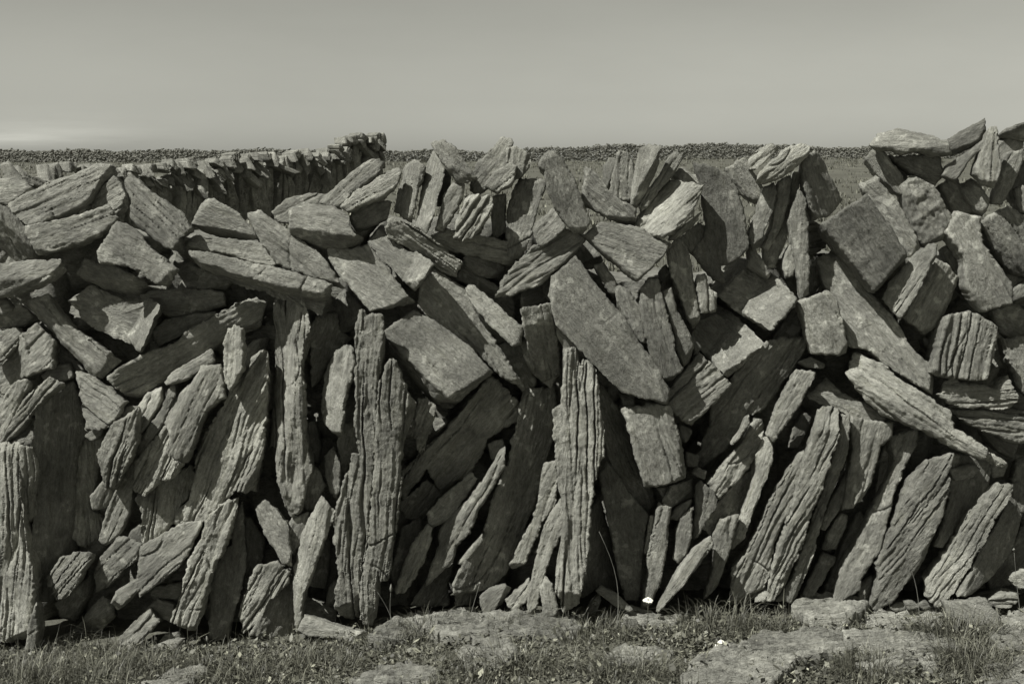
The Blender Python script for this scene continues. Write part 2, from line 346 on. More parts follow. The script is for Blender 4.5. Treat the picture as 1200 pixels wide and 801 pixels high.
STONES = [
('long_stone',"long weathered stone rising to the right at the wall's top left, lit upper edge",-1443,-97,1395,-0.12,-0.45,0.5,None,1.0,'-202,-45 -71,29 -5,46 53,77 108,81 117,56 85,28 56,-27 31,-47 -40,-81 -128,-112',[]),
('stone_block','blocky stone with pale chips directly beneath the long top-left stone',-1393,2,1280,0.13,-0.02,0.35,None,1.0,'-53,25 19,46 91,71 112,43 126,29 89,-5 16,-47 -56,-68 -152,-93 -196,-1',[]),
('stone_sliver','pale triangular shard standing behind the top-left stones, half in shadow',-1327,-126,1365,0.35,-0.1,0.3,None,1.0,'-82,-16 9,76 32,51 47,17 43,-25 16,-54 -4,-26 -63,-23',[]),
('stone_block','large rounded block with a round shadow patch sloping right on the left top',-1163,10,1332,0.1,-0.15,0.25,None,1.0,'-92,96 -75,108 -39,96 -4,59 60,25 109,-9 137,-63 95,-83 96,-138 39,-111 -31,-64 -67,-30 -74,11 -67,31 -89,72',[]),
('stone_block','stepped block with a protruding lower-left tongue, below the rounded shadow-patched block',-1213,57,1192,-0.1,-0.26,0.3,None,1.0,'-114,18 -95,38 -57,105 -24,101 17,71 45,30 93,-7 138,-48 99,-101 55,-77 28,-50 -13,-33 -66,-26 -106,-19',[]),
('stone_block',"small rounded stone at the very left of the wall's top edge",-1651,-99,1392,-0.03,-0.24,0.2,None,1.0,'-74,30 9,42 44,28 69,4 32,-24 -9,-38 -71,-41',[]),
('stone_block','dark stone at the left edge, below the topmost rounded one',-1645,-68,1232,-0.21,-0.06,0.2,None,1.0,'-68,116 -23,109 38,53 53,-3 75,-45 32,-69 -34,-82 -73,-78',[(-68, 102, 66, -24, 0.9)]),
('long_stone','flat lying stone at left edge with a dark upper band',-1576,10,1114,0.04,0.39,0.4,None,1.0,'-111,42 -2,54 110,58 122,24 86,-4 2,-40 -73,-66 -137,-70',[(-110, -5, 87, 3, -0.7)]),
('stone_block','dark triangular boulder with rounded peak, alone against the far wall',-948,-75,1289,0.12,-0.04,0.15,None,1.0,'-108,-9 -60,72 -31,75 47,30 103,-32 106,-56 10,-50 -69,-30',[]),
('long_stone','thin pale flaky stone lying just above the long round-edged bar',-894,-1,1204,0.12,-0.34,0.6,None,1.0,'-167,20 -133,44 -61,34 66,25 109,2 149,-35 111,-49 62,-36 -38,-6 -102,0',[]),
('long_stone','long heavy bar pointing right-down with dark underside, above the forked upright',-844,98,1131,-0.11,-0.44,0.45,None,1.0,'-192,74 -165,77 -85,63 30,33 77,26 271,-29 251,-130 102,-73 34,-46 -19,-36 -134,8 -169,34',[(-170, 54, 73, -30, 1.2), (59, -23, 254, -61, 1.3)]),
('long_stone','smooth speckled bar sloping right-down, immediately above the long heavy bar',-700,41,1200,0.01,-0.2,0.3,None,1.0,'-150,123 -115,136 -81,110 16,42 85,-8 134,-72 158,-116 127,-113 113,-93 -10,-59 -58,-32 -93,15 -128,69',[]),
('stone_sliver','pale sunlit wedge showing beneath the left end of the long heavy bar',-1025,-125,1095,0.12,-0.29,0.1,None,1.0,'-85,-22 -66,53 1,31 89,-6 65,-31 -5,-25',[]),
('long_stone','low dark stone with a lit top patch, right of the big shaded block',-1094,-94,1029,-0.06,0.11,0.3,None,1.0,'-140,16 -91,33 21,40 135,28 137,-15 73,-36 -47,-53 -87,-13',[]),
('stone_block','pale pointed stone with shaded lower half, under the stepped block',-1329,-68,1105,0.02,-0.06,0.2,None,1.0,'-107,16 -78,63 -25,44 17,40 108,-2 128,-51 36,-61 -27,-37 -54,-12',[(-89, -2, 38, -2, 1.0)]),
('stone_block','big tapering block crossed by a forked shadow, in the upper left of the wall',-1325,44,1013,0.11,-0.17,0.3,None,1.0,'-83,100 -2,64 48,44 190,17 128,-134 -22,-79 -86,-52 -176,41',[(203, 19, 131, -131, 1.4)]),
('long_stone','narrow bar sloping right-down below the big shadow-forked block',-1458,-52,921,-0.03,-0.13,0.35,None,1.0,'-78,129 -26,56 16,14 86,-28 156,-91 83,-151 -19,-42 -68,7 -151,106',[(-88, 63, 93, -133, 0.9)]),
('flat_stone','pale triangular face exposed beneath the narrow sloping bar',-1517,-126,838,-0.01,-0.25,0.1,None,1.0,'-61,92 -24,57 102,-62 37,-62 -21,-34 -33,8',[]),
('stone_block','small flaky stone at the left edge beneath the flat lying stone',-1695,-67,1013,0.04,-0.25,0.5,None,1.0,'-36,18 13,29 43,-2 15,-23 -35,-23',[]),
('stone_block','dark wedge at the left edge under the small flaky stone',-1670,-100,968,-0.07,0.5,0.2,None,1.0,'-70,13 42,49 82,-4 25,-30 -79,-29',[]),
('flat_stone','lit leaning slab cut by the left edge, below the dark wedge',-1682,-77,886,0.06,-0.22,0.4,None,1.0,'-60,37 40,55 63,31 28,-11 -14,-46 -57,-67',[]),
('stone_block','stone with a bright vertical ridge and dark right face, near left edge',-1626,-39,843,0.12,-0.11,0.3,None,1.0,'-4,71 26,85 63,114 113,59 116,-23 -19,-69 -63,-119 -108,-127 -107,-29 -18,36',[(11, 92, 33, -19, 0.9)]),
('stone_block','small pale knob of stone above the dark curved slab at left',-1507,-58,790,-0.0,-0.4,0.3,None,1.0,'-50,-5 -21,22 35,29 49,-5 18,-19 -31,-22',[]),
('upright_stone','ribbed leaning stone cut by the left edge with its top beneath the ridged stone',-1663,-14,673,0.28,0.07,0.7,None,1.0,'-77,-64 -24,18 29,92 69,108 83,95 30,14 2,-53 -33,-99 -82,-116',[]),
('upright_stone','ragged leaning stone with lit crest between ribbed edge stone and dark curved slab',-1582,24,677,0.28,0.07,0.6,None,1.0,'-108,-106 -37,6 -2,51 87,121 131,100 75,62 25,10 -17,-43 -59,-88 -101,-120',[]),
('flat_stone','large dark curved slab standing upright near the left edge, right of the furrowed column',-1516,-51,380,-0.88,0.05,0.25,None,1.0,'-35,325 50,376 73,253 79,201 45,133 38,39 35,-35 27,-108 26,-182 9,-268 -24,-357 -68,-352 -79,-230 -63,-50 -50,57 -60,182',[]),
('pillar_stone','broad furrowed column standing at the left edge, rooted in grass',-1618,77,265,0.23,-0.15,0.9,88.0,1.0,'-107,296 -46,309 0,308 8,198 17,89 29,-13 49,-88 61,-162 50,-238 36,-341 -100,-352',[]),
('stone_sliver','rough pitted lump at the upper right of the furrowed left column',-1589,22,427,-0.48,0.06,0.6,None,1.0,'-20,140 16,130 30,56 13,-30 15,-103 -11,-129 -20,-84 -23,18',[]),
('stone_sliver','low pointed stone leaning on the foot of the furrowed left column',-1558,143,-31,0.06,0.05,0.4,None,1.0,'-28,-62 -12,19 18,107 22,5 0,-69',[]),
('upright_stone','shaded upright with faint ribs right of the dark curved slab',-1438,-130,384,-0.56,0.02,0.6,None,1.0,'-43,125 11,216 46,174 31,94 -1,-69 72,-156 -13,-212 -60,-161 -42,-15',[]),
('upright_stone','pale deeply fluted stone hanging point-down among dark uprights at left',-1282,65,551,0.33,0.06,0.95,70.0,1.0,'-73,-5 -17,92 14,111 77,154 77,98 71,55 44,-25 11,-71 -31,-139 -47,-144 -59,-91 -71,-41',[]),
('stone_sliver',"shadowed wedge just below the pale fluted stone's point",-1378,-58,372,-0.19,0.04,0.4,None,1.0,'-31,3 16,60 30,7 11,-32 -26,-38',[]),
('upright_stone','short rounded finger of stone above the pale fluted stone',-1195,10,676,0.2,-0.14,0.5,None,1.0,'-36,-44 -36,12 0,61 44,77 48,42 23,-7 -7,-56 -36,-85',[]),
('upright_stone','long thin leaning blade right of the pale fluted stone',-1243,-7,484,0.38,0.06,0.45,None,1.0,'141,285 151,258 105,162 46,79 4,25 -20,-65 -37,-155 -74,-233 -133,-284 -150,-264 -118,-163 -72,-77 -28,0 6,54 49,130 107,205',[]),
('upright_stone','smooth tongue-shaped stone with bright left edge hanging above the pitted rib',-1043,78,694,-0.03,-0.06,0.2,None,1.0,'-78,-33 -57,29 5,84 37,132 34,140 102,145 119,41 52,-6 23,-82 -22,-185 -67,-144 -62,-75 -85,-47',[(47, 139, -37, -20, 0.7), (80, 35, -60, -165, -0.1)]),
('upright_stone','crumbly pitted stone under the smooth tongue-shaped stone',-1161,44,500,0.21,-0.0,0.95,65.0,1.0,'-76,16 -23,75 45,141 49,42 85,9 62,-35 2,-59 -58,-105 -87,-85',[]),
('upright_stone','furrowed stone tapering down to the lit flat slab, left of the huge jagged shard',-1157,-18,352,-0.36,-0.14,0.8,80.0,1.0,'-89,30 -18,73 40,103 86,128 93,71 54,4 21,-57 -5,-89 -50,-134 -66,-111 -63,-14',[]),
('upright_stone','huge jagged shard with craggy left edge, leaning right in the left half',-927,40,562,0.23,0.02,0.9,None,1.0,'-192,-250 -145,-189 -120,-108 -118,-43 -98,8 -47,89 -1,162 22,208 59,234 104,298 122,320 139,286 137,188 127,90 116,-24 93,-89 84,-154 19,-143 -27,-189 -57,-220 -88,-258 -148,-261',[]),
('upright_stone','small pale forked finger of stone standing above the huge jagged shard',-888,112,874,0.29,-0.03,0.7,None,1.0,'-34,39 -18,87 7,98 32,89 34,14 26,-48 3,-96 -19,-115 -32,-71',[]),
('stone_sliver','dim sliver between the small forked finger and the forked upright',-862,-109,858,-0.2,0.06,0.2,None,1.0,'-35,7 7,35 39,41 19,-31 -30,-51',[]),
('stone_block','short pale tapering stone lying below the long round log',-1051,44,817,-0.11,-0.32,0.5,None,1.0,'-72,-35 -53,-8 13,31 72,67 87,30 35,-3 -18,-35 -64,-45',[]),
('long_stone','long round log of stone rising right, lit along its top, dark at left',-1029,-24,902,-0.12,-0.1,0.5,None,1.0,'-169,-38 -67,-5 -47,23 49,77 118,118 186,138 214,124 193,54 117,48 76,7 35,-27 -54,-82 -115,-122 -228,-193 -300,-116',[(-250, -78, 83, 62, 0.35)]),
('long_stone','thin lit stone wedged above the long round log',-1092,-65,949,0.07,-0.44,0.4,None,1.0,'-99,-22 -58,15 33,33 111,43 78,13 9,-22 -74,-59',[]),
('stone_block',"pale block with diagonal grooves right of the dark curved slab's top",-1353,18,696,0.07,-0.45,0.9,-32.0,1.0,'-95,103 -58,96 -14,80 58,35 89,9 68,-37 35,-60 19,-80 -14,-67 -34,-77 -56,1',[]),
('stone_block',"short ribbed stone poking out low beside the dark curved slab's foot",-1471,44,129,0.11,-0.2,0.75,None,1.0,'-76,-10 -16,64 56,83 86,70 65,28 16,-48 -27,-82 -53,-61 -50,-44',[]),
('stone_block',"granular egg-shaped stone left of the lit flat slab's top",-1320,11,166,0.24,-0.02,0.4,None,1.0,'-74,-16 -42,22 13,90 66,80 103,68 79,16 25,-24 -30,-86 -69,-100 -75,-53',[]),
('flat_stone','dark curved slab half buried below the short ribbed stone',-1484,-58,12,-0.61,0.02,0.15,None,1.0,'-47,2 0,34 50,77 38,4 -4,-70 -37,-48',[]),
('flat_stone','long flat sunlit slab leaning low at the left, split along its length',-1183,68,160,0.09,-0.23,0.3,42.0,1.0,'-139,-114 -120,-73 -49,-30 -39,74 61,128 104,152 168,158 120,48 79,0 23,-42 -40,-88 -48,-71 -121,-142',[]),
('stone_block','low angular stone in the grass below the long sunlit slab',-1428,-7,-63,0.11,-0.2,0.2,None,1.0,'-101,-73 -25,6 -4,41 54,102 80,78 88,37 27,-27 -31,-78 -90,-87',[(-4, 34, 92, 37, 0.9)]),
('stone_sliver','small flat chip under the sunlit slab, topmost big chip of the pile',-1168,-24,56,0.04,-0.29,0.3,None,1.0,'-48,-7 -35,14 59,28 57,-16 -33,-20',[]),
('stone_sliver','tiny pale chip tucked against the ribbed leaning shard, lower of two',-1128,-58,99,0.12,-0.26,0.3,None,1.0,'-24,-9 -13,9 20,14 17,-14',[]),
('stone_sliver','tiny pale chip tucked against the ribbed leaning shard, upper of two',-1106,-58,138,-0.05,-0.28,0.3,None,1.0,'-16,-17 -9,7 9,17 17,-7',[]),
('stone_block',"small rounded stone just left of the ribbed leaning shard's foot",-1175,10,1,0.12,0.09,0.2,None,1.0,'-46,13 -4,41 47,25 47,-36 -8,-31 -36,-13',[]),
('stone_block','short grooved bar propped up in the grass at lower left',-1242,78,-57,0.11,-0.24,0.5,None,1.0,'-58,-72 -52,-8 -10,34 40,79 81,44 21,-19 -21,-57',[]),
('flat_stone','thin flat stone lying at the foot below the short grooved bar',-1134,112,-88,-0.07,-0.66,0.3,None,1.0,'-71,-8 1,17 53,18 39,-7 -21,-20',[]),
('upright_stone','ribbed leaning shard rising from the grass at lower left',-1003,87,181,-0.03,-0.04,0.95,None,1.0,'-115,-188 -78,-89 -55,11 -26,60 -8,102 17,166 73,214 108,218 93,151 70,66 35,10 17,-33 5,-82 -17,-167 -46,-224 -74,-221',[]),
('upright_stone','upright with a lit left face and dark lower foot, beside the ribbed leaning shard',-939,27,136,0.14,-0.11,0.25,None,1.0,'-74,-227 -66,-79 -51,7 -14,79 8,94 15,178 44,235 51,158 58,25 29,-96 7,-153 -8,-224',[(-7, 58, -51, -14, -0.1)]),
('flat_stone','shadowed slab behind, filling the gap under the pointed drop-shaped stone',-888,-75,156,-0.5,-0.15,0.2,None,1.0,'-46,137 -3,132 41,62 31,-65 15,-105 -38,-161',[]),
('stone_block','flaky squat stone at the foot with splintered top, left of the leaning post',-815,52,83,0.19,0.04,0.7,None,1.0,'-96,-90 -59,16 -28,84 45,106 62,78 88,75 79,31 12,-39 -27,-115 -79,-149',[]),
('stone_block','dark-sided foot stone between the flaky squat stone and the leaning post',-768,4,5,-0.65,-0.09,0.4,None,1.0,'-52,26 -14,89 25,110 51,62 60,-12 50,-103 -15,-103 -102,-69',[(-20, 91, -72, -20, 0.6)]),
('upright_stone','leaning post of stone with lit left side and dark right side',-664,104,194,0.18,-0.03,0.5,None,1.0,'-57,-50 -38,36 -26,86 -1,137 45,218 95,176 77,133 40,33 4,-61 -23,-134 -24,-205 -42,-256 -55,-121',[(43, 209, -22, -69, 0.9)]),
('upright_stone','pointed drop-shaped pale stone hanging tip-down left of the leaning post',-771,60,271,0.26,-0.15,0.3,None,1.0,'-78,84 -41,116 3,76 39,37 50,-59 47,-97 18,-89 3,-62 -41,-3',[]),
('stone_sliver','small pale stone squeezed between the drop-shaped stone and the leaning post',-708,44,278,0.13,0.08,0.4,None,1.0,'-28,26 -9,56 43,71 28,-1 -10,-76 -26,-77',[]),
('stone_block','leaf-shaped stone above the top of the leaning post',-657,5,414,0.11,-0.06,0.45,None,1.0,'-38,17 -1,83 24,61 41,11 23,-24 -17,-86 -31,-61',[]),
('stone_block','small shield-shaped stone right of the leaf-shaped one',-588,32,473,0.21,-0.05,0.3,None,1.0,'-27,56 2,85 23,37 26,-27 11,-84 -10,-60 -24,-8',[]),
('stone_sliver','dark sliver above the leaf-shaped stone',-664,-58,556,-0.61,0.05,0.2,None,1.0,'-26,60 4,71 20,-11 14,-73 -12,-48',[]),
('pillar_stone','forked upright with two prongs, standing under the long heavy bar',-722,92,757,0.08,0.02,0.7,None,1.0,'-65,305 -51,319 -27,309 -18,279 -3,303 38,296 67,252 75,197 51,149 43,80 54,-31 52,-129 61,-199 74,-256 47,-341 39,-395 0,-421 -20,-371 -46,-286 -58,-201 -79,-202 -68,-82 -55,51 -60,120 -54,203',[(25, 204, 15, 65, 0.55), (38, -4, -49, -293, 0.6)]),
('upright_stone','thin dark upright squeezed left of the forked upright',-834,-24,706,-0.47,0.09,0.5,None,1.0,'-17,144 13,165 21,113 36,83 26,-18 11,-162 -17,-219 -41,-157 -33,45',[]),
('stone_sliver',"pale strip of stone seen behind, right of the forked upright's top",-668,-130,922,-0.04,-0.33,0.1,None,1.0,'-37,70 45,63 24,38 4,11 1,-113 -22,-72 -14,4',[]),
('upright_stone','dark hump-topped upright in shadow left of the egg-topped pale stone',-618,-92,882,-0.74,0.29,0.2,None,1.0,'-40,69 -20,103 31,99 38,47 73,14 39,-20 -2,-54 -25,-111 -49,-139 -44,-12',[]),
('flat_stone',"pale flat face behind, under the broad smooth slab's left corner",-557,-130,981,0.13,-0.18,0.1,None,1.0,'-65,1 -11,81 51,27 44,-47 -21,-62',[]),
('upright_stone','egg-topped pale stone hanging left of the tall twin pillars',-568,95,749,0.05,-0.13,0.5,None,1.0,'-55,-51 -48,24 -34,78 -3,133 35,153 59,147 62,85 42,24 31,-50 28,-98 11,-149 -20,-132 -48,-99 -58,-65',[(38, 126, 21, -118, 0.9)]),
('stone_sliver','dark piece beneath the egg-topped stone, touching the left twin pillar',-544,-24,546,-0.56,0.07,0.3,None,1.0,'-29,26 -8,82 28,85 39,-26 6,-29 -12,-85 -24,-54',[]),
('pillar_stone','left and taller of the tall twin pillars, splintered at the top',-494,151,528,0.15,0.06,0.85,86.0,1.0,'7,463 15,497 28,497 38,477 58,491 89,481 94,431 82,322 71,260 64,149 58,44 49,-61 37,-168 28,-240 9,-349 -4,-459 -14,-536 -43,-542 -74,-532 -84,-492 -83,-448 -71,-374 -76,-302 -86,-266 -80,-173 -53,-86 -41,-29 -24,-21 -19,35 5,36 -7,126 1,196 2,388',[]),
('pillar_stone','right and shorter of the tall twin pillars, with a peaked top',-399,168,449,-0.06,0.09,0.8,86.0,1.0,'-20,335 -1,396 17,430 36,423 52,375 78,306 94,285 67,272 63,237 48,119 44,84 50,41 38,-44 29,-108 16,-183 4,-274 -7,-306 -28,-302 -34,-273 -44,-422 -55,-467 -86,-455 -98,-440 -89,-301 -66,-185 -49,-14 -39,127 -31,231',[]),
('stone_sliver',"small comb-topped stone right of the twin pillars' peak",-285,78,650,0.1,0.03,0.85,70.0,1.0,'-32,-5 -17,80 11,80 35,59 34,17 9,-61 -12,-104 -29,-68',[]),
('stone_sliver','dark strip between the twin pillars and the small comb-topped stone',-343,-75,622,-0.45,0.1,0.2,None,1.0,'-18,54 20,66 17,-7 2,-58 -20,-56',[]),
('stone_sliver','tiny lit chip right of the small comb-topped stone',-243,-75,620,0.05,-0.43,0.3,None,1.0,'-20,14 30,12 -9,-26',[]),
('long_stone','big dark diagonal slab with a bright grained end under the thick tilted slab',-178,-39,547,-0.32,0.22,0.5,48.0,1.0,'-186,-78 -47,53 37,152 106,241 235,105 92,29 78,-24 35,-89 -58,-159 -105,-63 -184,-172',[]),
('long_stone','dark stone under the left end of the big dark diagonal slab',-304,-57,348,-0.49,0.38,0.4,None,1.0,'-74,5 20,82 68,32 24,-15 9,-62 -46,-42',[]),
('stone_block','pale tapered stone beneath the big dark diagonal slab',-200,35,379,0.03,-0.09,0.4,None,1.0,'-80,-40 -24,23 60,94 88,80 32,-5 -10,-61 -66,-91',[]),
('upright_stone','long curved blade with lit upper edge, left of the great leaning slab',-156,70,327,0.2,-0.02,0.4,None,1.0,'-88,-56 -53,3 11,63 66,143 115,229 132,241 132,181 87,102 45,29 17,-43 -25,-88 -39,-146 -82,-184 -132,-241 -110,-157 -85,-91',[(122, 237, -11, -2, 0.5)]),
('stone_sliver','small pale chip at the top of the long curved blade',-51,-75,536,-0.09,-0.15,0.1,None,1.0,'-28,12 15,26 26,0 -13,-38',[]),
('upright_stone','pale twin-ribbed stone near the foot right of the twin pillars',-321,61,187,0.33,-0.1,0.9,None,1.0,'-66,-104 -30,2 -1,67 42,123 60,114 56,72 35,8 -1,-59 -37,-113 -59,-114',[]),
('upright_stone','shaded slab between the twin pillars and the pale twin-ribbed stone',-354,-19,201,-0.5,-0.12,0.4,None,1.0,'-43,-75 -9,75 46,100 45,40 -2,-24 -36,-115',[]),
('stone_block',"dark low stone under the long curved blade's tip",-245,-41,71,-0.57,-0.07,0.3,None,1.0,'-41,17 8,45 47,86 39,47 22,-1 32,-68 -13,-75 -91,-49',[]),
('flat_stone','great dark leaning slab left of the central ribbed pillar',-31,-2,302,-0.46,-0.09,0.4,None,1.0,'-91,-69 -60,-30 -32,79 24,201 74,431 175,430 171,330 164,244 139,161 103,36 67,-46 31,-120 17,-168 -39,-224 -74,-254 -109,-284 -150,-278 -160,-186 -129,-127 -102,-95',[(24, 201, -88, -69, -0.2)]),
('stone_sliver','small lit splinter against the left edge of the great dark leaning slab',-135,71,222,0.28,0.06,0.3,None,1.0,'-45,-45 -5,8 38,62 43,40 2,-17 -33,-48',[]),
('stone_block','knobbly boulder at the foot of the great dark leaning slab',-55,55,62,0.08,-0.14,0.1,None,1.0,'-52,0 -15,32 34,44 52,20 20,-29 -38,-67',[]),
('stone_block','small broken stone right of the knobbly boulder at the foot',7,-7,13,-0.11,-0.12,0.2,None,1.0,'-32,-26 -7,33 21,25 18,-32',[]),
('flat_stone','flat stone at the foot, upper of two left of the twin pillars',-654,-55,-18,-0.11,-0.64,0.3,None,1.0,'-40,37 4,17 54,3 55,-31 -1,-26 -72,1',[]),
('flat_stone',"long flat stone lying at the twin pillars' foot, lower of two",-582,149,-25,-0.06,-0.61,0.2,None,1.0,'-114,7 -94,50 28,11 105,-2 116,-19 44,-23 -12,-12 -73,-11',[]),
('stone_sliver','small pointed stone at the left foot of the twin pillars',-598,27,62,0.34,0.06,0.2,None,1.0,'-10,25 13,53 18,13 4,-44 -25,-46',[]),
('stone_sliver','shadowed spike between the leaning post and the twin pillars',-640,-41,139,-0.51,-0.02,0.3,None,1.0,'-36,-60 -11,9 17,90 21,34 9,-73',[]),
('flat_stone','broad smooth slab with jagged shadow on its top edge, upper middle-left',-475,61,1125,0.12,-0.24,0.12,None,1.0,'-121,96 -38,86 13,101 80,16 162,-85 95,-100 22,-108 -29,-52 -71,-5 -117,55',[]),
('flat_stone','smooth oblong slab pointing right-down, right of the broad smooth slab',-381,95,1200,-0.01,-0.47,0.12,None,1.0,'-97,50 -59,94 43,17 134,-33 74,-122 -24,-28 -73,24',[(125, -25, 79, -113, 1.2)]),
('flat_stone','thick tilted slab with smooth lit face and dark end, right of the twin pillars',-234,112,842,-0.11,-0.37,0.15,None,1.0,'-83,173 1,128 97,60 172,-25 78,-109 39,-151 -36,-126 -91,-54 -176,109',[(-161, 84, 37, -102, 1.6), (17, -108, 179, -7, 1.6)]),
('flat_stone','rough leaning slab partly shadowed at its top left, behind the thick tilted slab',-138,-8,949,-0.08,-0.13,0.3,None,1.0,'-164,159 -130,201 -15,123 13,68 61,-15 138,-134 180,-204 103,-154 61,-112 -84,0 -162,66',[]),
('long_stone','pale flaky wedge lying along the right side of the rough leaning slab',-61,27,995,-0.0,-0.41,0.5,None,1.0,'-91,85 -78,102 -8,51 92,-36 92,-94 61,-94 -8,-35 -63,25',[]),
('flat_stone','dark underside below the pale flaky wedge',-10,-77,870,-0.42,0.4,0.3,None,1.0,'-114,151 -60,83 38,10 74,-38 93,-163 31,-108 -53,53',[]),
('long_stone','dark ribbed log with a bright upper left end, behind the smooth oblong slab',-295,16,1216,0.09,0.33,0.8,None,1.0,'-115,66 -86,94 -12,67 56,12 130,-51 115,-101 60,-80 6,-38 -48,4 -103,25',[]),
('stone_block','small dark stone lying right of the dark ribbed log',-101,-57,1152,-0.22,-0.05,0.2,None,1.0,'-57,22 -38,38 4,32 75,-7 66,-43 -3,-35 -45,-7',[]),
('long_stone','dark horizontal log under the row of leaning top stones',-130,-24,1212,0.06,0.48,0.5,None,1.0,'-146,30 -76,55 27,34 161,5 130,-62 61,-41 -43,-13 -113,-9',[]),
('flat_stone','shadowed slab behind, between the dark ribbed log and the pale flaky wedge',-89,-109,1069,0.07,0.37,0.2,None,1.0,'-99,31 -66,93 -17,42 60,-9 96,-49 92,-113 -11,-13 -53,16',[]),
('long_stone','thick grained stone rising right, upper half shadowed, left of the great diagonal slab',79,48,1147,0.02,-0.12,0.6,28.0,1.0,'-113,-41 -79,7 -4,75 85,129 164,100 112,34 51,-13 17,-54 -25,-62 -79,-85 -128,-90',[]),
('long_stone','smooth spindle-shaped stone leaning right on the top edge, upper of two',-495,-5,1430,0.06,-0.33,0.25,None,1.0,'-120,-69 -27,15 34,60 65,63 77,49 56,15 -26,-46 -59,-88',[]),
('long_stone','rough spindle-shaped stone leaning right on the top edge, lower of two',-443,27,1399,-0.01,-0.17,0.5,None,1.0,'-107,-53 -62,-8 -21,13 34,53 74,70 90,53 75,13 34,-21 -34,-48 -82,-72',[]),
('stone_block','low hump of stone behind the big hexagonal boulder',-704,-75,1339,-0.02,-0.2,0.3,None,1.0,'-79,-14 -36,25 40,42 100,39 75,4 -8,-6 -28,-47 -63,-44',[]),
('stone_block','big hexagonal boulder with flat lit top and dark underside',-581,76,1278,0.13,-0.38,0.15,None,1.0,'-136,59 -73,77 18,66 60,40 68,0 104,-33 90,-59 29,-66 -33,-67 -129,-16',[(-146, 5, 82, -23, 1.1)]),
('stone_block','shaded stone under the two spindle-shaped stones',-463,-24,1316,-0.07,0.03,0.2,None,1.0,'-64,-9 -27,27 21,37 65,41 56,-8 -8,-37 -43,-51',[]),
('upright_stone','upright with bright left face and dark right face, first of the top upright row',-336,-4,1411,0.42,0.03,0.4,None,1.0,'-30,-7 -14,34 -18,54 19,81 55,56 29,-21 7,-114 -49,-84',[(43, 48, 2, -89, 1.0)]),
('upright_stone','tall smooth fin standing in the top row under the tilted cap slab',-259,49,1399,0.25,-0.14,0.15,None,1.0,'-52,-130 -41,-41 -20,74 1,121 15,126 43,60 37,27 23,-21 9,-76 -15,-140',[(42, 53, 8, -81, 0.9)]),
('flat_stone',"tilted cap slab lying across the tall smooth fin's top",-196,67,1499,0.05,-0.29,0.5,None,1.0,'-62,48 -25,59 15,34 87,-66 24,-82 -40,7',[(-19, -26, 68, -46, 0.6)]),
('stone_sliver','thin bright splinter right of the tall smooth fin',-224,-41,1398,0.46,-0.07,0.2,None,1.0,'-22,-51 -11,6 7,64 22,40 15,-8 -10,-51',[]),
('upright_stone','small leaning stone beneath the tilted cap slab',-203,44,1341,0.21,0.03,0.3,None,1.0,'-44,-73 -35,-38 -14,37 13,78 52,80 49,38 0,-44 -22,-80',[]),
('upright_stone','squat ribbed stone with scalloped top in the top row, above dark horizontal log',-130,61,1310,0.28,0.09,0.8,None,1.0,'-60,-64 -47,-13 -19,62 8,76 35,70 67,78 67,36 36,-32 -7,-67 -27,-79 -55,-72',[]),
('upright_stone','pointed craggy stone forming the highest peak left of centre',-65,-4,1469,0.14,-0.14,0.6,None,1.0,'-70,-73 -52,3 -4,51 34,95 61,88 65,24 31,-10 -4,-27 -17,-66 -45,-83',[]),
('stone_block','pale lump lying against the pointed craggy stone',-31,44,1438,0.14,-0.05,0.3,None,1.0,'-31,14 24,48 47,35 34,-23 -17,-48 -58,-27',[]),
('stone_block','rough dark-topped lump right of the pointed craggy peak',22,24,1481,0.15,-0.04,0.6,None,1.0,'-41,47 6,50 37,22 31,-15 2,-44 -35,-59',[]),
('stone_sliver','thin straight post between the squat ribbed stone and the big dark-sided upright',-45,-58,1310,0.15,0.1,0.4,None,1.0,'-12,64 22,73 20,-45 -10,-75 -20,-18',[]),
('upright_stone','big upright block with dark right side, left of the lichen-speckled leaning slab',29,4,1311,0.38,-0.13,0.45,None,1.0,'-50,-44 -43,24 -29,72 -6,124 85,119 54,26 34,-56 -1,-140 -46,-126',[(-2, 93, -22, -112, 0.45)]),
('flat_stone','lichen-speckled leaning slab with rounded top, against the field behind',159,95,1396,-0.13,0.02,0.12,None,1.0,'-77,82 -59,118 -27,125 3,97 37,43 65,-37 89,-98 66,-136 37,-132 3,-90 -24,-50 -52,10 -58,64',[]),
('stone_block',"small bright-faced chunk left of the lichen-speckled slab's foot",114,57,1274,0.38,-0.13,0.3,None,1.0,'-47,-6 -33,23 18,65 50,34 56,3 15,-32 -19,-54 -41,-33',[]),
('flat_stone','stained slab propped under the short leaning top stones, right of the lichen-speckled slab',302,39,1377,0.16,0.09,0.25,None,1.0,'-68,97 -36,75 -9,42 12,8 93,-39 92,-102 -2,-62 -82,-21',[]),
('stone_sliver','narrow pale stone at the left of the short top uprights',314,-10,1453,0.25,-0.14,0.2,None,1.0,'-17,-50 -14,19 2,44 23,41 10,-1 -4,-54',[]),
('upright_stone','stubby dark-stained upright on the top edge, left of the smooth spearhead',359,17,1444,-0.0,-0.11,0.3,None,1.0,'-38,1 -18,81 11,74 35,35 31,-39 25,-91 -46,-61',[]),
('upright_stone','smooth spearhead stone standing on the top edge against the skyline',422,84,1455,0.3,0.04,0.15,None,1.0,'-44,-98 -31,-2 -19,73 13,89 44,79 42,18 17,-42 -24,-119',[(34, 51, -23, -103, 0.8)]),
('upright_stone','thin ragged blade leaning right beside the smooth spearhead stone',474,44,1427,0.17,-0.04,0.75,None,1.0,'-67,-84 -39,-29 1,25 27,81 53,91 68,79 49,32 2,-22 -37,-77 -58,-98',[]),
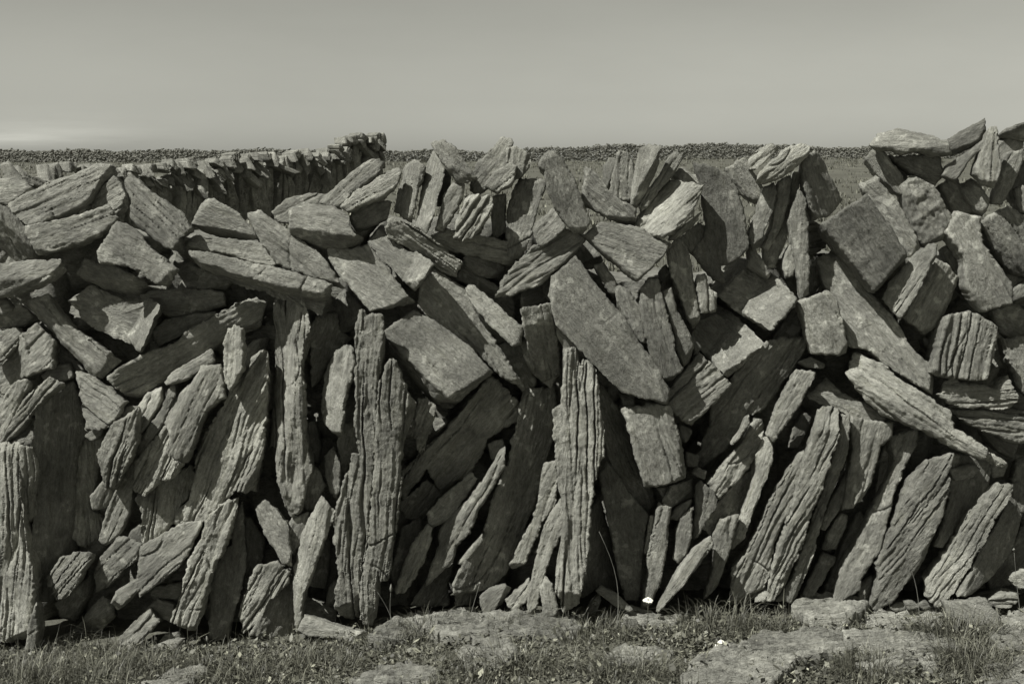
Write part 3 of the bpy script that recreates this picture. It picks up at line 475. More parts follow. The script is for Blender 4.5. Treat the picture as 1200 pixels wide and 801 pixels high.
('stone_block','chunky grooved block leaning right with a dark right side, on the top edge',505,115,1344,-0.08,-0.17,0.6,None,1.0,'-70,17 -8,94 47,78 99,72 60,-30 11,-70 -23,-97 -115,-62',[(73, 70, -9, -96, 1.0)]),
('stone_block',"small angular stone behind the chunky grooved block's top right",569,-7,1433,0.09,-0.1,0.2,None,1.0,'-51,11 -20,34 8,12 40,6 30,-43 -6,-20',[]),
('stone_sliver','thin dark splinter poking right from under the chunky grooved block',550,44,1277,-0.0,0.05,0.2,None,1.0,'-47,-36 -39,-14 15,20 57,52 37,12 -25,-36',[]),
('flat_stone','square-ended slab with jagged shadow across it, above the cluster of narrow uprights',349,77,1219,0.06,-0.25,0.15,None,1.0,'-121,38 -63,80 58,60 163,5 50,-112 -10,-62 -77,-9',[(-111, 31, 43, -88, 1.1)]),
('stone_block','dark stone left of the tall smooth standing slab',605,-24,1230,-0.09,-0.06,0.1,None,1.0,'-59,8 -2,57 33,38 32,-20 14,-48 -17,-34',[]),
('flat_stone','tall smooth standing slab with pointed left corner, right of centre top',659,69,1293,-0.09,0.03,0.1,None,1.0,'-78,192 -12,178 16,161 56,102 82,38 98,-81 57,-125 16,-138 33,-202 -3,-188 -77,-102 -48,-63 -32,-9 -48,86 -59,140',[(58, 106, 97, -50, 0.4)]),
('stone_sliver','splintered dark-tipped stone right of the tall smooth standing slab',759,-24,1422,0.11,0.02,0.5,None,1.0,'-68,42 -8,78 27,16 48,-18 36,-67 0,-47 -35,-6',[]),
('long_stone','short rough stone tucked behind the pale loaf-shaped top stone',801,10,1503,-0.08,-0.25,0.6,None,1.0,'-45,-10 -9,24 33,45 59,27 18,-8 -17,-39 -39,-39',[]),
('long_stone','pale loaf-shaped stone lying on top of the narrow leaning uprights',858,78,1481,0.06,-0.31,0.6,None,1.0,'-87,-56 -71,-22 -50,0 18,53 58,67 89,55 78,25 36,-16 -12,-43 -59,-63',[(-78, -42, 77, 39, 0.5)]),
('flat_stone','blotchy leaning slab with point at top, right of the loaf-shaped stone',991,44,1415,-0.03,0.04,0.2,None,1.0,'-70,75 -19,110 20,64 36,24 86,-51 32,-100 -25,-114 -60,-10',[(-63, 71, -26, -119, -0.6)]),
('upright_stone','leftmost of the three narrow uprights under the loaf-shaped stone',806,33,1312,0.16,-0.12,0.2,None,1.0,'-48,-58 -20,18 0,93 33,108 41,80 28,12 1,-44 -7,-98 -28,-112',[]),
('upright_stone','middle of the three narrow uprights under the loaf-shaped stone',854,6,1306,0.17,0.1,0.3,None,1.0,'-45,-96 -15,-25 -2,119 38,138 38,58 15,-18 -6,-73 -25,-108',[]),
('upright_stone','rightmost of the three narrow uprights under the loaf-shaped stone',881,-19,1289,0.12,0.0,0.3,None,1.0,'-59,-87 -9,-23 15,67 30,164 48,164 37,67 22,-9 0,-64 -27,-142 -57,-142',[]),
('upright_stone','slender post standing beneath the blotchy leaning slab',923,61,1229,0.08,0.04,0.4,None,1.0,'-38,67 -25,129 -10,171 9,143 22,41 28,-81 29,-164 12,-190 -5,-109 -22,-13',[(1, 150, 8, -164, 0.4)]),
('stone_sliver','short pale finger left of the slender post',900,10,1169,0.18,-0.14,0.3,None,1.0,'-23,-20 -14,29 2,58 17,43 20,-11 9,-47 -11,-54',[]),
('flat_stone','striated pale stone seen in the gap right of the slender post',1015,-130,1238,-0.13,-0.09,0.7,5.0,1.0,'-34,52 42,37 49,-5 -23,-72 -34,-12',[]),
('flat_stone','large square-cornered slab tilted like a diamond, upper right',1138,112,1227,0.1,0.03,0.2,None,1.0,'-23,159 44,73 117,-41 81,-76 18,-153 -79,-30 -159,66',[]),
('flat_stone','narrow slab with shadowed right side along the diamond-tilted slab',1214,67,1312,-0.08,-0.21,0.45,None,1.0,'-53,131 22,33 62,-34 92,-98 51,-125 -9,-42 -63,32 -102,103',[(-61, 114, 86, -108, 0.6)]),
('stone_block','pale-topped stone at the left end under the wide capstone',1214,8,1447,0.33,-0.01,0.3,None,1.0,'-73,51 -44,96 16,26 49,-28 56,-77 30,-64 -35,-3',[]),
('stone_sliver',"dark strip beneath the wide capstone's left part",1255,-41,1465,-0.49,0.06,0.2,None,1.0,'-39,42 -5,29 31,1 26,-58 -12,-14',[]),
('capstone',"wide pale capstone lying flat on the wall's upper right corner",1254,78,1541,0.11,-0.72,0.15,None,1.0,'-124,-1 -92,32 -29,52 53,33 116,12 134,-30 81,-33 38,-16 -22,-26 -53,-13 -104,-9',[]),
('stone_block','dark wedge-shaped stone directly under the wide capstone',1307,40,1466,0.1,0.31,0.25,None,1.0,'-88,35 -9,45 53,35 72,-13 51,-55 16,-52 -22,-15 -72,19',[]),
('stone_block','lumpy lichen-crusted block under the dark wedge-shaped stone',1323,49,1332,0.0,0.0,0.0,None,2.0,'-82,81 -48,114 21,82 66,6 81,-21 63,-90 1,-117 -42,-63 -59,6',[]),
('flat_stone','tall smooth slab tapering up, right of the lumpy lichen-crusted block',1484,95,1165,0.11,-0.03,0.25,None,1.0,'-79,168 -4,149 10,66 51,6 99,-54 109,-126 16,-155 -18,-111 -37,-70 -47,26 -100,99',[(-26, -83, 81, -143, 0.3)]),
('stone_block','shaded stone above the tall smooth tapering slab',1435,2,1371,-0.11,0.09,0.2,None,1.0,'-68,40 -14,74 52,-15 72,-53 -4,-52 -38,5',[]),
('stone_block','small angular stone below the pale standing finger, upper right',1485,27,1378,0.06,-0.17,0.2,None,1.0,'-52,33 -10,55 18,33 44,-14 29,-63 2,-42 -31,-2',[]),
('long_stone','tapered pale stone slanting under the leaning flake by the capstone',1430,73,1493,0.23,-0.2,0.4,None,1.0,'-67,-48 -47,-14 4,21 56,61 69,53 11,-8 -28,-66',[]),
('upright_stone','pale standing finger of stone with bright tip, upper right',1500,110,1507,0.36,-0.06,0.5,None,1.0,'-28,6 -6,66 -1,89 19,90 21,33 30,-33 17,-101 -8,-94 -44,-56',[]),
('flat_stone','leaning flake with a jagged peak right of the wide capstone, against the sky',1453,36,1567,0.05,-0.36,0.2,None,1.0,'-72,-15 -29,15 40,49 53,59 62,-8 -6,-42 -47,-58',[]),
('flat_stone','dark flat stone at the top right corner of the photo',1615,22,1586,0.12,0.6,0.2,None,1.0,'-55,-17 -33,8 8,26 44,36 60,-27 -25,-27',[]),
('stone_block','mottled stone below the dark top right corner stone',1598,-19,1521,-0.06,-0.0,0.3,None,1.0,'-29,31 21,38 53,19 -1,-22 -17,-64 -28,-3',[]),
('upright_stone','curved mottled upright near the right edge, beside the pale standing finger',1587,27,1438,-0.05,-0.09,0.3,None,1.0,'-48,-81 -27,-6 -8,77 49,90 43,42 9,-34 -19,-88',[]),
('stone_block','dark stone at the right edge below the mottled stones',1658,-24,1415,-0.47,-0.11,0.2,None,1.0,'-55,-25 -5,73 44,73 46,-54 -29,-66',[]),
('stone_block','small pale rounded stone cut by the right edge, near the top',1641,44,1374,0.37,-0.1,0.1,None,1.0,'-31,23 -9,40 27,33 28,-52 -17,-44',[]),
('flat_stone','broad slab with a steep dark left edge at the right side',1600,61,1245,-0.12,-0.09,0.3,None,1.0,'-18,105 11,86 76,49 78,-125 14,-118 -51,-50 -109,53',[(-109, 53, 28, -90, 0.8)]),
('upright_stone','pale pointed blade leaning right between the diamond-tilted slab and a shaded slab',1278,112,1136,0.22,0.03,0.4,None,1.0,'-60,-26 1,57 43,96 63,91 59,51 19,-38 -40,-149 -87,-86',[(62, 85, -42, -141, 0.5)]),
('flat_stone','half-shaded slab right of the pale pointed blade',1368,44,1059,0.02,0.01,0.2,None,1.0,'-104,-66 -65,25 -6,121 42,94 83,52 54,-16 23,-86 -27,-126',[(-1, 108, 13, -43, -0.35)]),
('stone_sliver','small dark stone with a lit spot above the half-shaded slab',1444,-24,1169,0.01,-0.02,0.2,None,1.0,'-38,42 -2,50 35,7 26,-62 1,-38 -22,0',[]),
('flat_stone','very long slab crossing the right side from upper left to lower right',1160,23,983,-0.01,-0.24,0.2,None,1.0,'-166,190 -105,219 -77,180 -16,98 85,-3 124,-85 217,-171 201,-241 51,-146 -2,-99 -71,-86 -94,31 -151,119',[]),
('stone_block','cracked square block leaning on the left edge of the very long slab',1001,95,978,0.0,-0.01,0.35,None,1.0,'-86,62 2,103 39,64 54,9 79,-103 -33,-105 -55,-32',[(10, 91, 69, -93, 0.25)]),
('flat_stone','pale triangular stone behind, left of the cracked square block',924,-75,945,0.05,-0.27,0.1,None,1.0,'-58,-41 -20,15 18,58 30,9 29,-41',[]),
('flat_stone','rough square slab tilted like a kite left of the cracked square block',796,95,1075,-0.05,-0.14,0.3,None,1.0,'-136,-3 -43,93 19,89 68,34 121,-26 30,-119 -57,-68',[(118, -3, 18, -121, 1.3)]),
('flat_stone','flat square slab with a curved scratch, below left of the kite-tilted slab',678,73,919,0.01,-0.09,0.2,None,1.0,'-97,17 -69,73 -4,103 56,68 135,-10 84,-73 24,-132 -47,-49 -82,3',[(137, -3, 28, -133, 1.3)]),
('flat_stone',"grained lozenge of stone right of the great diagonal slab's foot",592,42,731,-0.03,-0.09,0.5,35.0,1.0,'-93,10 -45,68 20,143 75,89 120,40 81,-9 25,-65 -2,-102 -37,-82 -58,-57 -84,-35',[]),
('long_stone','large shaded slab rising right toward the cracked square block',765,-6,697,-0.27,0.27,0.3,None,1.0,'-158,-222 -130,-178 -106,-88 -97,8 -37,87 15,179 64,208 114,221 199,221 178,151 120,64 60,-23 8,-43 -30,-132 -83,-220 -126,-256',[(30, 69, 32, 243, -0.4)]),
('stone_sliver','little pale knob at the lower tip of the large shaded slab',616,44,479,-0.01,-0.41,0.3,None,1.0,'-25,-2 -8,18 20,4 13,-20',[]),
('upright_stone','flaky stone with a lit corner below the large shaded slab',759,12,528,-0.21,-0.11,0.6,None,1.0,'-122,-88 -3,40 41,124 72,107 79,58 35,-18 -17,-86 -84,-136',[]),
('stone_sliver',"thin bright edge splinter along the large shaded slab's lower side",748,61,623,0.29,0.05,0.3,None,1.0,'-32,-50 3,5 19,53 21,24 -11,-33',[]),
('upright_stone',"pale tapered stone standing left of the big many-ribbed stones' top",891,78,698,0.17,-0.04,0.5,None,1.0,'-37,-4 25,128 84,117 31,-2 3,-39 -42,-110 -65,-91',[]),
('long_stone',"lit wedge lying above the many-ribbed stones' top",1111,10,692,-0.0,-0.33,0.5,None,1.0,'-73,87 -33,45 50,11 114,-36 101,-54 66,-57 -9,-24 -71,-4 -145,33',[]),
('stone_sliver','tiny lens-shaped stone below the cracked square block',980,27,836,0.13,-0.16,0.3,None,1.0,'-45,5 -9,22 39,-2 31,-14 -16,-11',[]),
('long_stone','long cracked log descending right below the very long slab',1331,116,681,-0.04,-0.3,0.5,None,1.0,'-256,133 -234,166 -219,193 -137,160 -83,112 -16,72 78,12 89,-41 143,-68 202,-120 276,-160 261,-171 186,-141 98,-108 18,-61 -70,-28 -145,5 -198,52',[(-189, 86, 220, -140, 0.55)]),
('stone_block','grooved upright block, nearly square, standing on the long cracked log',1445,129,886,0.04,-0.04,0.42,82.0,1.0,'-66,122 6,133 95,85 85,-17 67,-86 -34,-87 -48,-80 -106,-71',[]),
('stone_block','laminated stone with pale raised corner under the grooved upright block',1502,95,747,0.07,-0.22,0.8,2.0,1.0,'-132,-3 -89,47 4,26 58,20 92,55 124,-26 104,-47 -65,-43 -98,-30',[]),
('stone_block','finely layered stone at the right edge under the laminated one',1562,78,652,0.05,0.09,0.95,-4.0,1.0,'-152,49 -117,51 53,42 128,30 136,-71 82,-78 -16,-36 -114,13',[]),
('flat_stone','tall rough slab at the right edge beside the grooved upright block',1639,44,861,0.14,-0.07,0.5,None,1.0,'-66,84 -44,57 15,66 54,74 58,-145 12,-116 -29,-20',[]),
('stone_block','pale rounded stone at the right edge above the tall rough slab',1653,44,1071,-0.05,-0.42,0.1,None,1.0,'-42,6 -3,35 39,35 31,-41 -24,-34',[]),
('stone_block',"dark stone behind the grooved upright block's right shoulder",1648,-58,964,-0.09,0.29,0.3,None,1.0,'-67,36 3,58 85,-2 14,-62 -34,-32',[]),
('stone_sliver','pale fragment beneath the finely layered stone',1629,-41,553,-0.11,-0.21,0.3,None,1.0,'-72,55 52,-2 36,-41 -15,-12',[]),
('stone_block','smooth stone cut by the right edge below the finely layered stone',1709,-48,413,0.1,-0.12,0.2,None,1.0,'-28,25 -13,83 41,107 42,-89 -6,-88 -35,-38',[]),
('flat_stone','great diagonal slab, smooth and pale, at the centre of the wall',298,121,923,-0.05,-0.13,0.07,None,0.5,'-181,141 -170,202 -96,270 -12,154 56,80 110,-8 165,-83 206,-164 199,-205 143,-185 54,-164 0,-110 -48,-62 -95,-15 -158,53 -168,94',[]),
('stone_sliver','thin broken edge stone along the lower left of the great diagonal slab',197,50,903,-0.05,-0.03,0.4,None,1.0,'-64,79 -25,70 60,-18 81,-89 31,-54 -31,-12 -50,24',[]),
('upright_stone','lit-topped upright with a dark front, left of the great diagonal slab',104,67,903,-0.06,0.24,0.4,None,1.0,'-79,121 19,141 28,84 41,20 56,-103 27,-166 -37,-103 -54,-1',[(-77, 63, 32, 84, 0.3)]),
('stone_sliver','narrow pale splinter left of the lit-topped dark-fronted upright',52,3,860,0.32,-0.01,0.2,None,1.0,'-26,59 -2,53 22,-37 17,-66 -12,-10',[]),
('pillar_stone','tall central ribbed pillar, notched at its top, under the great diagonal slab',204,182,526,0.07,-0.12,0.85,88.0,1.0,'-45,250 -38,371 -21,377 -1,368 16,317 22,346 47,335 67,284 74,224 78,171 91,110 88,37 68,-4 48,-112 38,-242 24,-354 7,-435 -14,-466 -41,-478 -48,-423 -66,-403 -63,-339 -43,-268 -41,-140 -56,-46 -73,122 -70,182 -48,209',[]),
('long_stone','long dark stone running down between central ribbed pillar and squarish tapering block',389,-19,498,-0.78,-0.15,0.3,None,1.0,'-106,272 -23,159 39,22 84,-119 108,-210 67,-181 -1,-105 -68,17 -91,132',[(-97, 257, 98, -207, 0.2)]),
('flat_stone','slab with shadowed top and pale lower half right of the central ribbed pillar',376,27,264,-0.15,-0.02,0.12,None,1.0,'-91,211 -68,254 -18,194 25,121 77,69 63,5 56,-110 51,-183 35,-249 7,-233 -23,-137 -43,-34 -67,82',[]),
('stone_block','squarish tapering block with pale top edge below the great diagonal slab',462,112,597,0.05,-0.01,0.3,None,1.0,'-108,102 -25,119 45,115 87,-13 101,-130 -34,-152 -66,-43',[(64, 84, 87, -132, -0.9)]),
('stone_block','small pale chip above the squarish tapering block',380,27,711,-0.09,-0.29,0.1,None,1.0,'-27,23 18,20 20,-20 -12,-23',[]),
('stone_sliver',"small grey chip right of the squarish tapering block's top",570,-24,597,-0.04,-0.24,0.3,None,1.0,'-14,28 24,7 4,-28 -14,-7',[]),
('stone_sliver',"small bright chip right of the squarish tapering block's lower half",599,-41,502,-0.08,-0.19,0.3,None,1.0,'-18,24 20,13 13,-20 -15,-16',[]),
('stone_sliver','tiny bright wedge just under the squarish tapering block',499,10,409,-0.09,-0.21,0.3,None,1.0,'-17,9 16,12 0,-20',[]),
('upright_stone','narrow pale upright rooted behind the taller daisy',467,78,183,0.23,-0.0,0.4,None,1.0,'-43,-171 -19,-45 -25,19 -2,128 12,203 50,192 36,30 17,-72 -3,-118 -24,-172',[]),
('stone_sliver','small lit blade lower right of the squarish tapering block',555,49,354,0.19,-0.06,0.3,None,1.0,'-38,-30 -16,9 33,36 29,16 -8,-32',[]),
('stone_block','shaded stone directly below the squarish tapering block',545,26,391,-0.49,-0.05,0.1,None,1.0,'-51,-9 -28,41 55,54 56,-13 -4,-29 -27,-44',[]),
('upright_stone','small jagged pale upright below the small lit blade',560,73,268,0.19,-0.04,0.4,None,1.0,'-21,27 -3,73 29,103 26,3 13,-49 -15,-86 -30,-72',[]),
('upright_stone','pale dagger-shaped stone hanging point-down below the little pale knob',626,59,356,0.25,0.0,0.3,None,1.0,'-32,-103 -20,81 -7,96 35,62 43,11 4,-49 -24,-101',[(3, 96, -11, -62, 0.6)]),
('long_stone','pale rough slab leaning right out of the grass right of the daisy',555,129,154,0.32,-0.17,0.5,None,1.0,'-85,-118 -56,-60 -16,20 44,100 87,134 93,109 52,43 -1,-29 -43,-80 -77,-122',[]),
('upright_stone','wavy lit upright behind the pale rough leaning slab',680,61,189,0.1,0.07,0.5,None,1.0,'-43,-138 -14,-21 -21,82 2,142 60,159 34,31 16,-29 -3,-96 -31,-135',[]),
('upright_stone','thin rough stone left of the many-ribbed stones, pinched in the middle',789,44,408,0.31,-0.15,0.5,None,1.0,'-65,-169 -40,-89 -13,-11 14,73 13,128 34,179 64,188 63,110 21,-3 -5,-74 -26,-145 -60,-191',[]),
('flat_stone',"dark slab behind the wavy lit upright's top",736,-24,359,-0.59,-0.08,0.3,None,1.0,'-115,-55 -29,35 72,107 82,75 43,-7 10,-45 -59,-108',[]),
('flat_stone','leftmost of the three many-ribbed stones, broad with a smooth left face',852,61,299,0.08,0.05,0.6,65.0,1.0,'-125,-142 -80,-88 -41,-1 -3,95 48,197 94,262 103,211 72,146 61,66 29,8 4,-73 -1,-161 -42,-260 -124,-277',[]),
('flat_stone','middle and tallest of the three many-ribbed stones',937,104,366,0.17,0.03,0.9,66.0,1.0,'-139,-317 -97,-292 -86,-218 -68,-116 -31,-14 -14,100 22,222 53,327 71,336 111,337 108,252 84,167 61,68 31,-26 7,-113 -24,-201 -30,-245 -70,-306',[]),
('flat_stone','rightmost of the three many-ribbed stones, with a wavy edge',1000,78,352,0.15,0.0,0.8,68.0,1.0,'-130,-301 -82,-232 -44,-115 -7,15 29,145 59,271 64,329 88,329 90,286 83,195 64,138 21,23 3,-63 -21,-179 -53,-261 -73,-313 -101,-300',[]),
('stone_block',"pale irregular block right of the three many-ribbed stones' top",1153,62,517,0.08,-0.0,0.25,None,1.0,'-58,153 8,138 84,132 85,85 46,56 28,-22 23,-79 -11,-131 -31,-149 -70,-161 -60,-81 -44,54',[]),
('stone_sliver','pale sharp splinter along the lower right of the many-ribbed stones',1065,26,368,0.31,-0.1,0.4,None,1.0,'-48,-85 -11,17 35,106 39,56 16,-10 -31,-85',[]),
('stone_sliver','thin lit strip right of the pale irregular block',1257,-24,552,0.34,0.03,0.3,None,1.0,'-38,-65 -13,3 11,48 44,61 14,10 -17,-58',[]),
('upright_stone','pale ragged blade with shadowed top, between the irregular block and bulging slab',1194,37,299,0.25,-0.12,0.4,None,1.0,'-60,-70 12,95 51,167 64,216 46,297 130,322 131,268 95,204 59,105 40,13 20,-79 -7,-124 -40,-182 -43,-210 -67,-233 -113,-267 -131,-261 -107,-165 -87,-114',[]),
('flat_stone','bulging leaning slab with a curved lit left face, lower right',1305,102,290,0.23,0.08,0.5,60.0,1.0,'-84,-40 -46,71 -13,181 35,242 91,273 105,273 95,215 102,159 85,65 63,-9 42,-83 12,-152 -20,-184 -42,-230 -107,-282 -123,-261 -100,-166 -109,-108',[(98, 265, -91, -70, 0.35)]),
('flat_stone','dark narrow slab at the left foot of the bulging leaning slab',1197,-7,59,-0.35,-0.01,0.2,None,1.0,'-46,-45 -24,35 32,60 36,6 3,-56',[]),
('flat_stone','large shaded slab right of the bulging leaning slab',1474,35,395,-0.45,-0.12,0.2,None,1.0,'-36,148 114,107 125,37 47,-41 -67,-155 -94,-151 -45,-17 -39,74',[]),
('stone_sliver',"pale weathered lump on the large shaded slab's upper part",1483,52,483,0.08,-0.29,0.3,None,1.0,'-56,7 21,27 49,9 21,-13 -36,-30',[]),
('long_stone','pale split log leaning right near the lower right corner',1475,112,245,0.33,-0.07,0.8,None,1.0,'-89,-203 -120,-169 -118,-113 -70,-36 -27,44 15,118 88,213 132,217 133,195 85,101 50,20 7,-67 -29,-141 -67,-194',[]),
('flat_stone','dark smooth slab right of the pale split log',1585,51,219,-0.72,-0.1,0.1,None,1.0,'-146,-124 -56,11 26,100 81,175 147,89 67,-30 -18,-90 -91,-123',[]),
('flat_stone','dark slab at the right edge low behind the small pale corner stone',1689,-51,154,-0.3,0.02,0.2,None,1.0,'-97,-54 -21,24 30,108 78,119 88,-34 1,-71 -78,-93',[]),
('stone_block','small pale stone cut by the right edge near the ground',1675,78,132,0.09,-0.16,0.3,None,1.0,'-46,-4 -31,19 3,29 43,21 43,-35 -11,-30',[]),
('stone_block','small layered stone on the ground near the right edge',1612,95,62,0.06,-0.14,0.7,5.0,1.0,'-53,0 -7,25 40,26 55,-4 6,-26 -42,-20',[]),
('flat_stone','thin dark stone lying behind the small layered stone',1623,-14,50,0.02,0.09,0.3,None,1.0,'-81,-7 18,19 77,3 -15,-15',[]),
('stone_block','pale square-fronted stone on the ground before the dark smooth slab',1475,214,46,0.04,-0.33,0.1,None,1.0,'-95,48 -43,49 39,59 83,1 57,-69 24,-69 13,-25 -79,6',[]),
('stone_sliver','small chip on the ground below the bulging slab, leftmost of three',1276,60,31,-0.09,-0.21,0.3,None,1.0,'-28,-2 -10,11 23,15 26,-10 -10,-14',[]),
('stone_sliver','small chip on the ground below the bulging slab, middle of three',1313,80,44,0.04,-0.18,0.3,None,1.0,'-24,12 4,13 30,-8 -10,-17',[]),
('stone_sliver','small chip on the ground beside the pale split log, rightmost of three',1363,61,36,0.09,-0.05,0.3,None,1.0,'-26,2 1,18 30,-4 -5,-17',[]),
('upright_stone',"tall wavy stone left of the central ribbed pillar's foot",105,103,206,0.3,-0.15,0.6,None,1.0,'-54,-180 -54,-131 -40,-61 -23,9 -9,79 19,149 54,194 66,180 62,98 28,26 1,-52 -20,-129 -31,-185',[]),
('upright_stone','short pointed stone at the left foot of the central ribbed pillar',120,141,85,0.25,-0.14,0.5,None,1.0,'-18,-63 -28,33 -13,67 12,50 26,-17 21,-69',[]),
('upright_stone','pale splintery stone along the right side of the great dark leaning slab',77,44,319,0.21,-0.01,0.7,None,1.0,'-86,-165 -52,-81 -14,-14 14,80 27,187 67,203 74,131 57,44 22,-1 0,-66 -35,-148 -77,-179',[]),
('stone_block',"low splintery stone left of the tall wavy stone's foot",29,82,73,0.25,-0.19,0.7,None,1.0,'-50,-16 27,56 36,31 15,-19 -29,-52',[]),
('flat_stone',"dark slab behind the central ribbed pillar's right foot",299,-24,171,-0.79,0.06,0.1,None,1.0,'-67,-124 -45,57 -39,166 -10,206 39,31 64,-103 75,-147 -14,-95',[]),
('stone_sliver','small bar lying crosswise at the foot right of the central ribbed pillar',338,120,73,0.05,-0.37,0.3,None,1.0,'-46,42 9,14 58,-32 49,-36 -6,-15 -65,27',[]),
('stone_sliver','stubby rough stone in the grass under the small crosswise bar',270,87,38,0.11,0.07,0.2,None,1.0,'-33,-45 -4,17 18,45 21,25 -2,-44',[]),
('stone_sliver','thin comb-edged strip left of the narrow pale upright behind the daisy',455,39,268,0.15,-0.02,0.6,None,1.0,'-18,-63 1,62 12,63 5,-62',[]),
('upright_stone',"dark leaning stone beneath the square-ended slab's left side",312,10,1106,-0.05,0.01,0.2,None,1.0,'-46,49 -16,57 21,5 35,-38 20,-60 -15,-12',[]),
('upright_stone','pale narrow stone pointing right-down along the great diagonal slab',382,44,1008,0.04,-0.06,0.4,None,1.0,'-51,76 -39,88 -4,69 31,15 38,-40 52,-103 30,-97 -18,-21 -40,13',[]),
('upright_stone','broad mottled upright, leftmost and largest of the cluster under the square-ended slab',473,86,960,-0.03,-0.14,0.25,None,1.0,'-61,127 -37,156 -8,159 6,114 33,12 53,-83 74,-131 38,-172 -3,-151 -37,-56 -59,26',[]),
('upright_stone','knobbly upright right of the broad mottled one',540,57,948,0.11,0.09,0.25,None,1.0,'-60,125 -29,141 -12,70 30,-6 45,-48 40,-106 18,-124 -4,-77 -27,21',[]),
('upright_stone','dark-topped upright right of the knobbly one, lower half sunlit',560,16,1094,-0.03,0.01,0.3,None,1.0,'-60,106 -25,162 12,106 28,9 54,-116 36,-152 15,-117 -16,-32 -45,30',[]),
('upright_stone','short grooved peg standing above the flat scratched slab',626,44,1067,0.28,0.09,0.7,None,1.0,'-31,59 -2,64 6,18 33,-2 31,-59 -13,-64 -25,-17',[]),
('flat_stone',"pale patch of stone behind, above the great diagonal slab's tip",251,-130,1170,0.05,-0.28,0.1,None,1.0,'-47,-2 -16,82 52,-12 22,-31 -10,-38',[]),
('stone_block','dark stone above the lit-topped dark-fronted upright',72,-92,1035,-0.2,0.07,0.3,None,1.0,'-38,17 20,43 57,-6 -1,-20 -38,-34',[]),
('stone_sliver','dark sliver at the upper left rim of the great diagonal slab',115,-58,1082,-0.51,-0.07,0.3,None,1.0,'-19,22 20,43 9,-50 -10,-15',[]),
('flat_stone','shadowed slab left of the narrow pale splinter',10,-71,813,-0.41,0.16,0.3,None,1.0,'-55,75 19,83 70,-66 33,-94 -10,-32 -56,31',[]),
('stone_sliver','small rough lit stone tip left of the lit-topped dark-fronted upright',8,-34,932,0.09,-0.25,0.3,None,1.0,'-33,22 -8,29 21,5 28,-23 -8,-32',[]),
('stone_sliver',"lit splinter right of the tall smooth standing slab's foot",795,10,1167,0.08,0.09,0.2,None,1.0,'-32,60 -15,48 41,-36 35,-55 -29,-17',[]),
('stone_block','small dark stone with pale tip, low in the gap right of the many-ribbed stones',1018,-7,103,-0.03,-0.26,0.3,None,1.0,'-48,-58 -22,3 26,83 68,68 7,-18 -31,-78',[]),
('stone_sliver','narrow dim splinter with a lit tip in the gap right of the many-ribbed stones',1077,-7,258,0.06,0.08,0.4,None,1.0,'-38,-51 -27,-6 15,69 34,61 31,32 3,-47 -18,-58',[]),
('long_stone','dark long stone deep in the gap behind the pale ragged blade',1123,-92,145,-0.13,0.04,0.3,None,1.0,'-84,-161 -36,-57 -3,40 31,121 52,165 83,134 -5,-81 -39,-163',[]),
('stone_sliver','small pale chip capping the shaded upright right of the dark curved slab',-1377,-7,599,0.11,-0.23,0.3,None,1.0,'-29,-9 -9,17 25,15 20,-3 -7,-20',[]),
('stone_sliver',"dim rounded lump above the pale fluted stone's left shoulder",-1268,-24,663,-0.05,0.07,0.3,None,1.0,'-45,-18 -21,10 9,22 35,19 28,-8 -7,-25',[]),
('stone_sliver','broken dark bit of stone just above the granular egg-shaped stone',-1261,-41,243,-0.11,-0.11,0.3,None,1.0,'-28,-15 -14,13 14,37 25,-6 3,-30',[]),
('stone_block','crumbly lump at the foot of the huge jagged shard, over the sunlit slab',-1094,-12,316,-0.03,0.01,0.2,None,1.7,'-32,-23 -20,17 10,40 34,17 19,-21 -12,-30',[]),
('stone_sliver',"small pale triangle of stone at the great dark leaning slab's top left",15,-70,566,-0.1,-0.36,0.3,None,1.0,'-19,-2 17,33 12,-8 -10,-23',[]),
('stone_sliver','tiny pale wedge on the left of the tall wavy stone',86,27,211,0.33,0.01,0.3,None,1.0,'-14,-7 5,23 14,-5 -5,-11',[]),
('stone_sliver',"dark wedge of stone under the pale tapered stone's lower end",962,-58,598,-0.25,-0.15,0.3,None,1.0,'-35,-51 -24,8 12,57 38,40 20,-2 -10,-52',[]),
('stone_sliver','pale broken bit below the tip of the long cracked log',1622,-40,468,-0.11,-0.22,0.3,None,1.0,'-25,15 31,23 15,-18 -20,-19',[]),
('stone_sliver',"tiny pale fragment right of the square-ended slab's lower tip",500,-41,1128,0.0,-0.27,0.3,None,1.0,'-15,2 3,22 16,-5 -5,-19',[]),
('stone_sliver','small dark wedge between knobbly upright and the flat scratched slab',599,10,892,-0.24,-0.07,0.1,None,1.0,'-14,36 19,-5 -5,-32',[]),
('stone_block',"shadowed stone behind the slender post, left of the very long slab's top",1000,-92,1103,-0.43,-0.01,0.2,None,1.0,'-25,27 5,51 32,-10 -11,-69',[]),
('stone_block',"pale patch of stone right of the grooved upright block's lower side",1619,-75,838,0.11,-0.2,0.3,None,1.0,'-21,16 18,29 23,-15 -20,-29',[]),
('stone_sliver',"small pale stone left of the grooved upright block's middle",1380,-41,889,0.05,-0.03,0.3,None,1.0,'-22,20 20,9 14,-27 -12,-2',[]),
('stone_sliver','angular chip in the grass between the short grooved bar and ribbed leaning shard',-1134,44,-82,-0.02,-0.34,0.3,None,1.0,'-41,-14 -17,12 21,18 36,-2 1,-14',[]),
('stone_sliver',"small splinter standing at the leaning post's foot, right side",-672,44,-58,0.32,-0.09,0.3,None,1.0,'-19,-26 -8,18 9,41 16,-1 3,-31',[]),
]

for i, S in enumerate(STONES):
    place_stone(*S, seed=i+1)

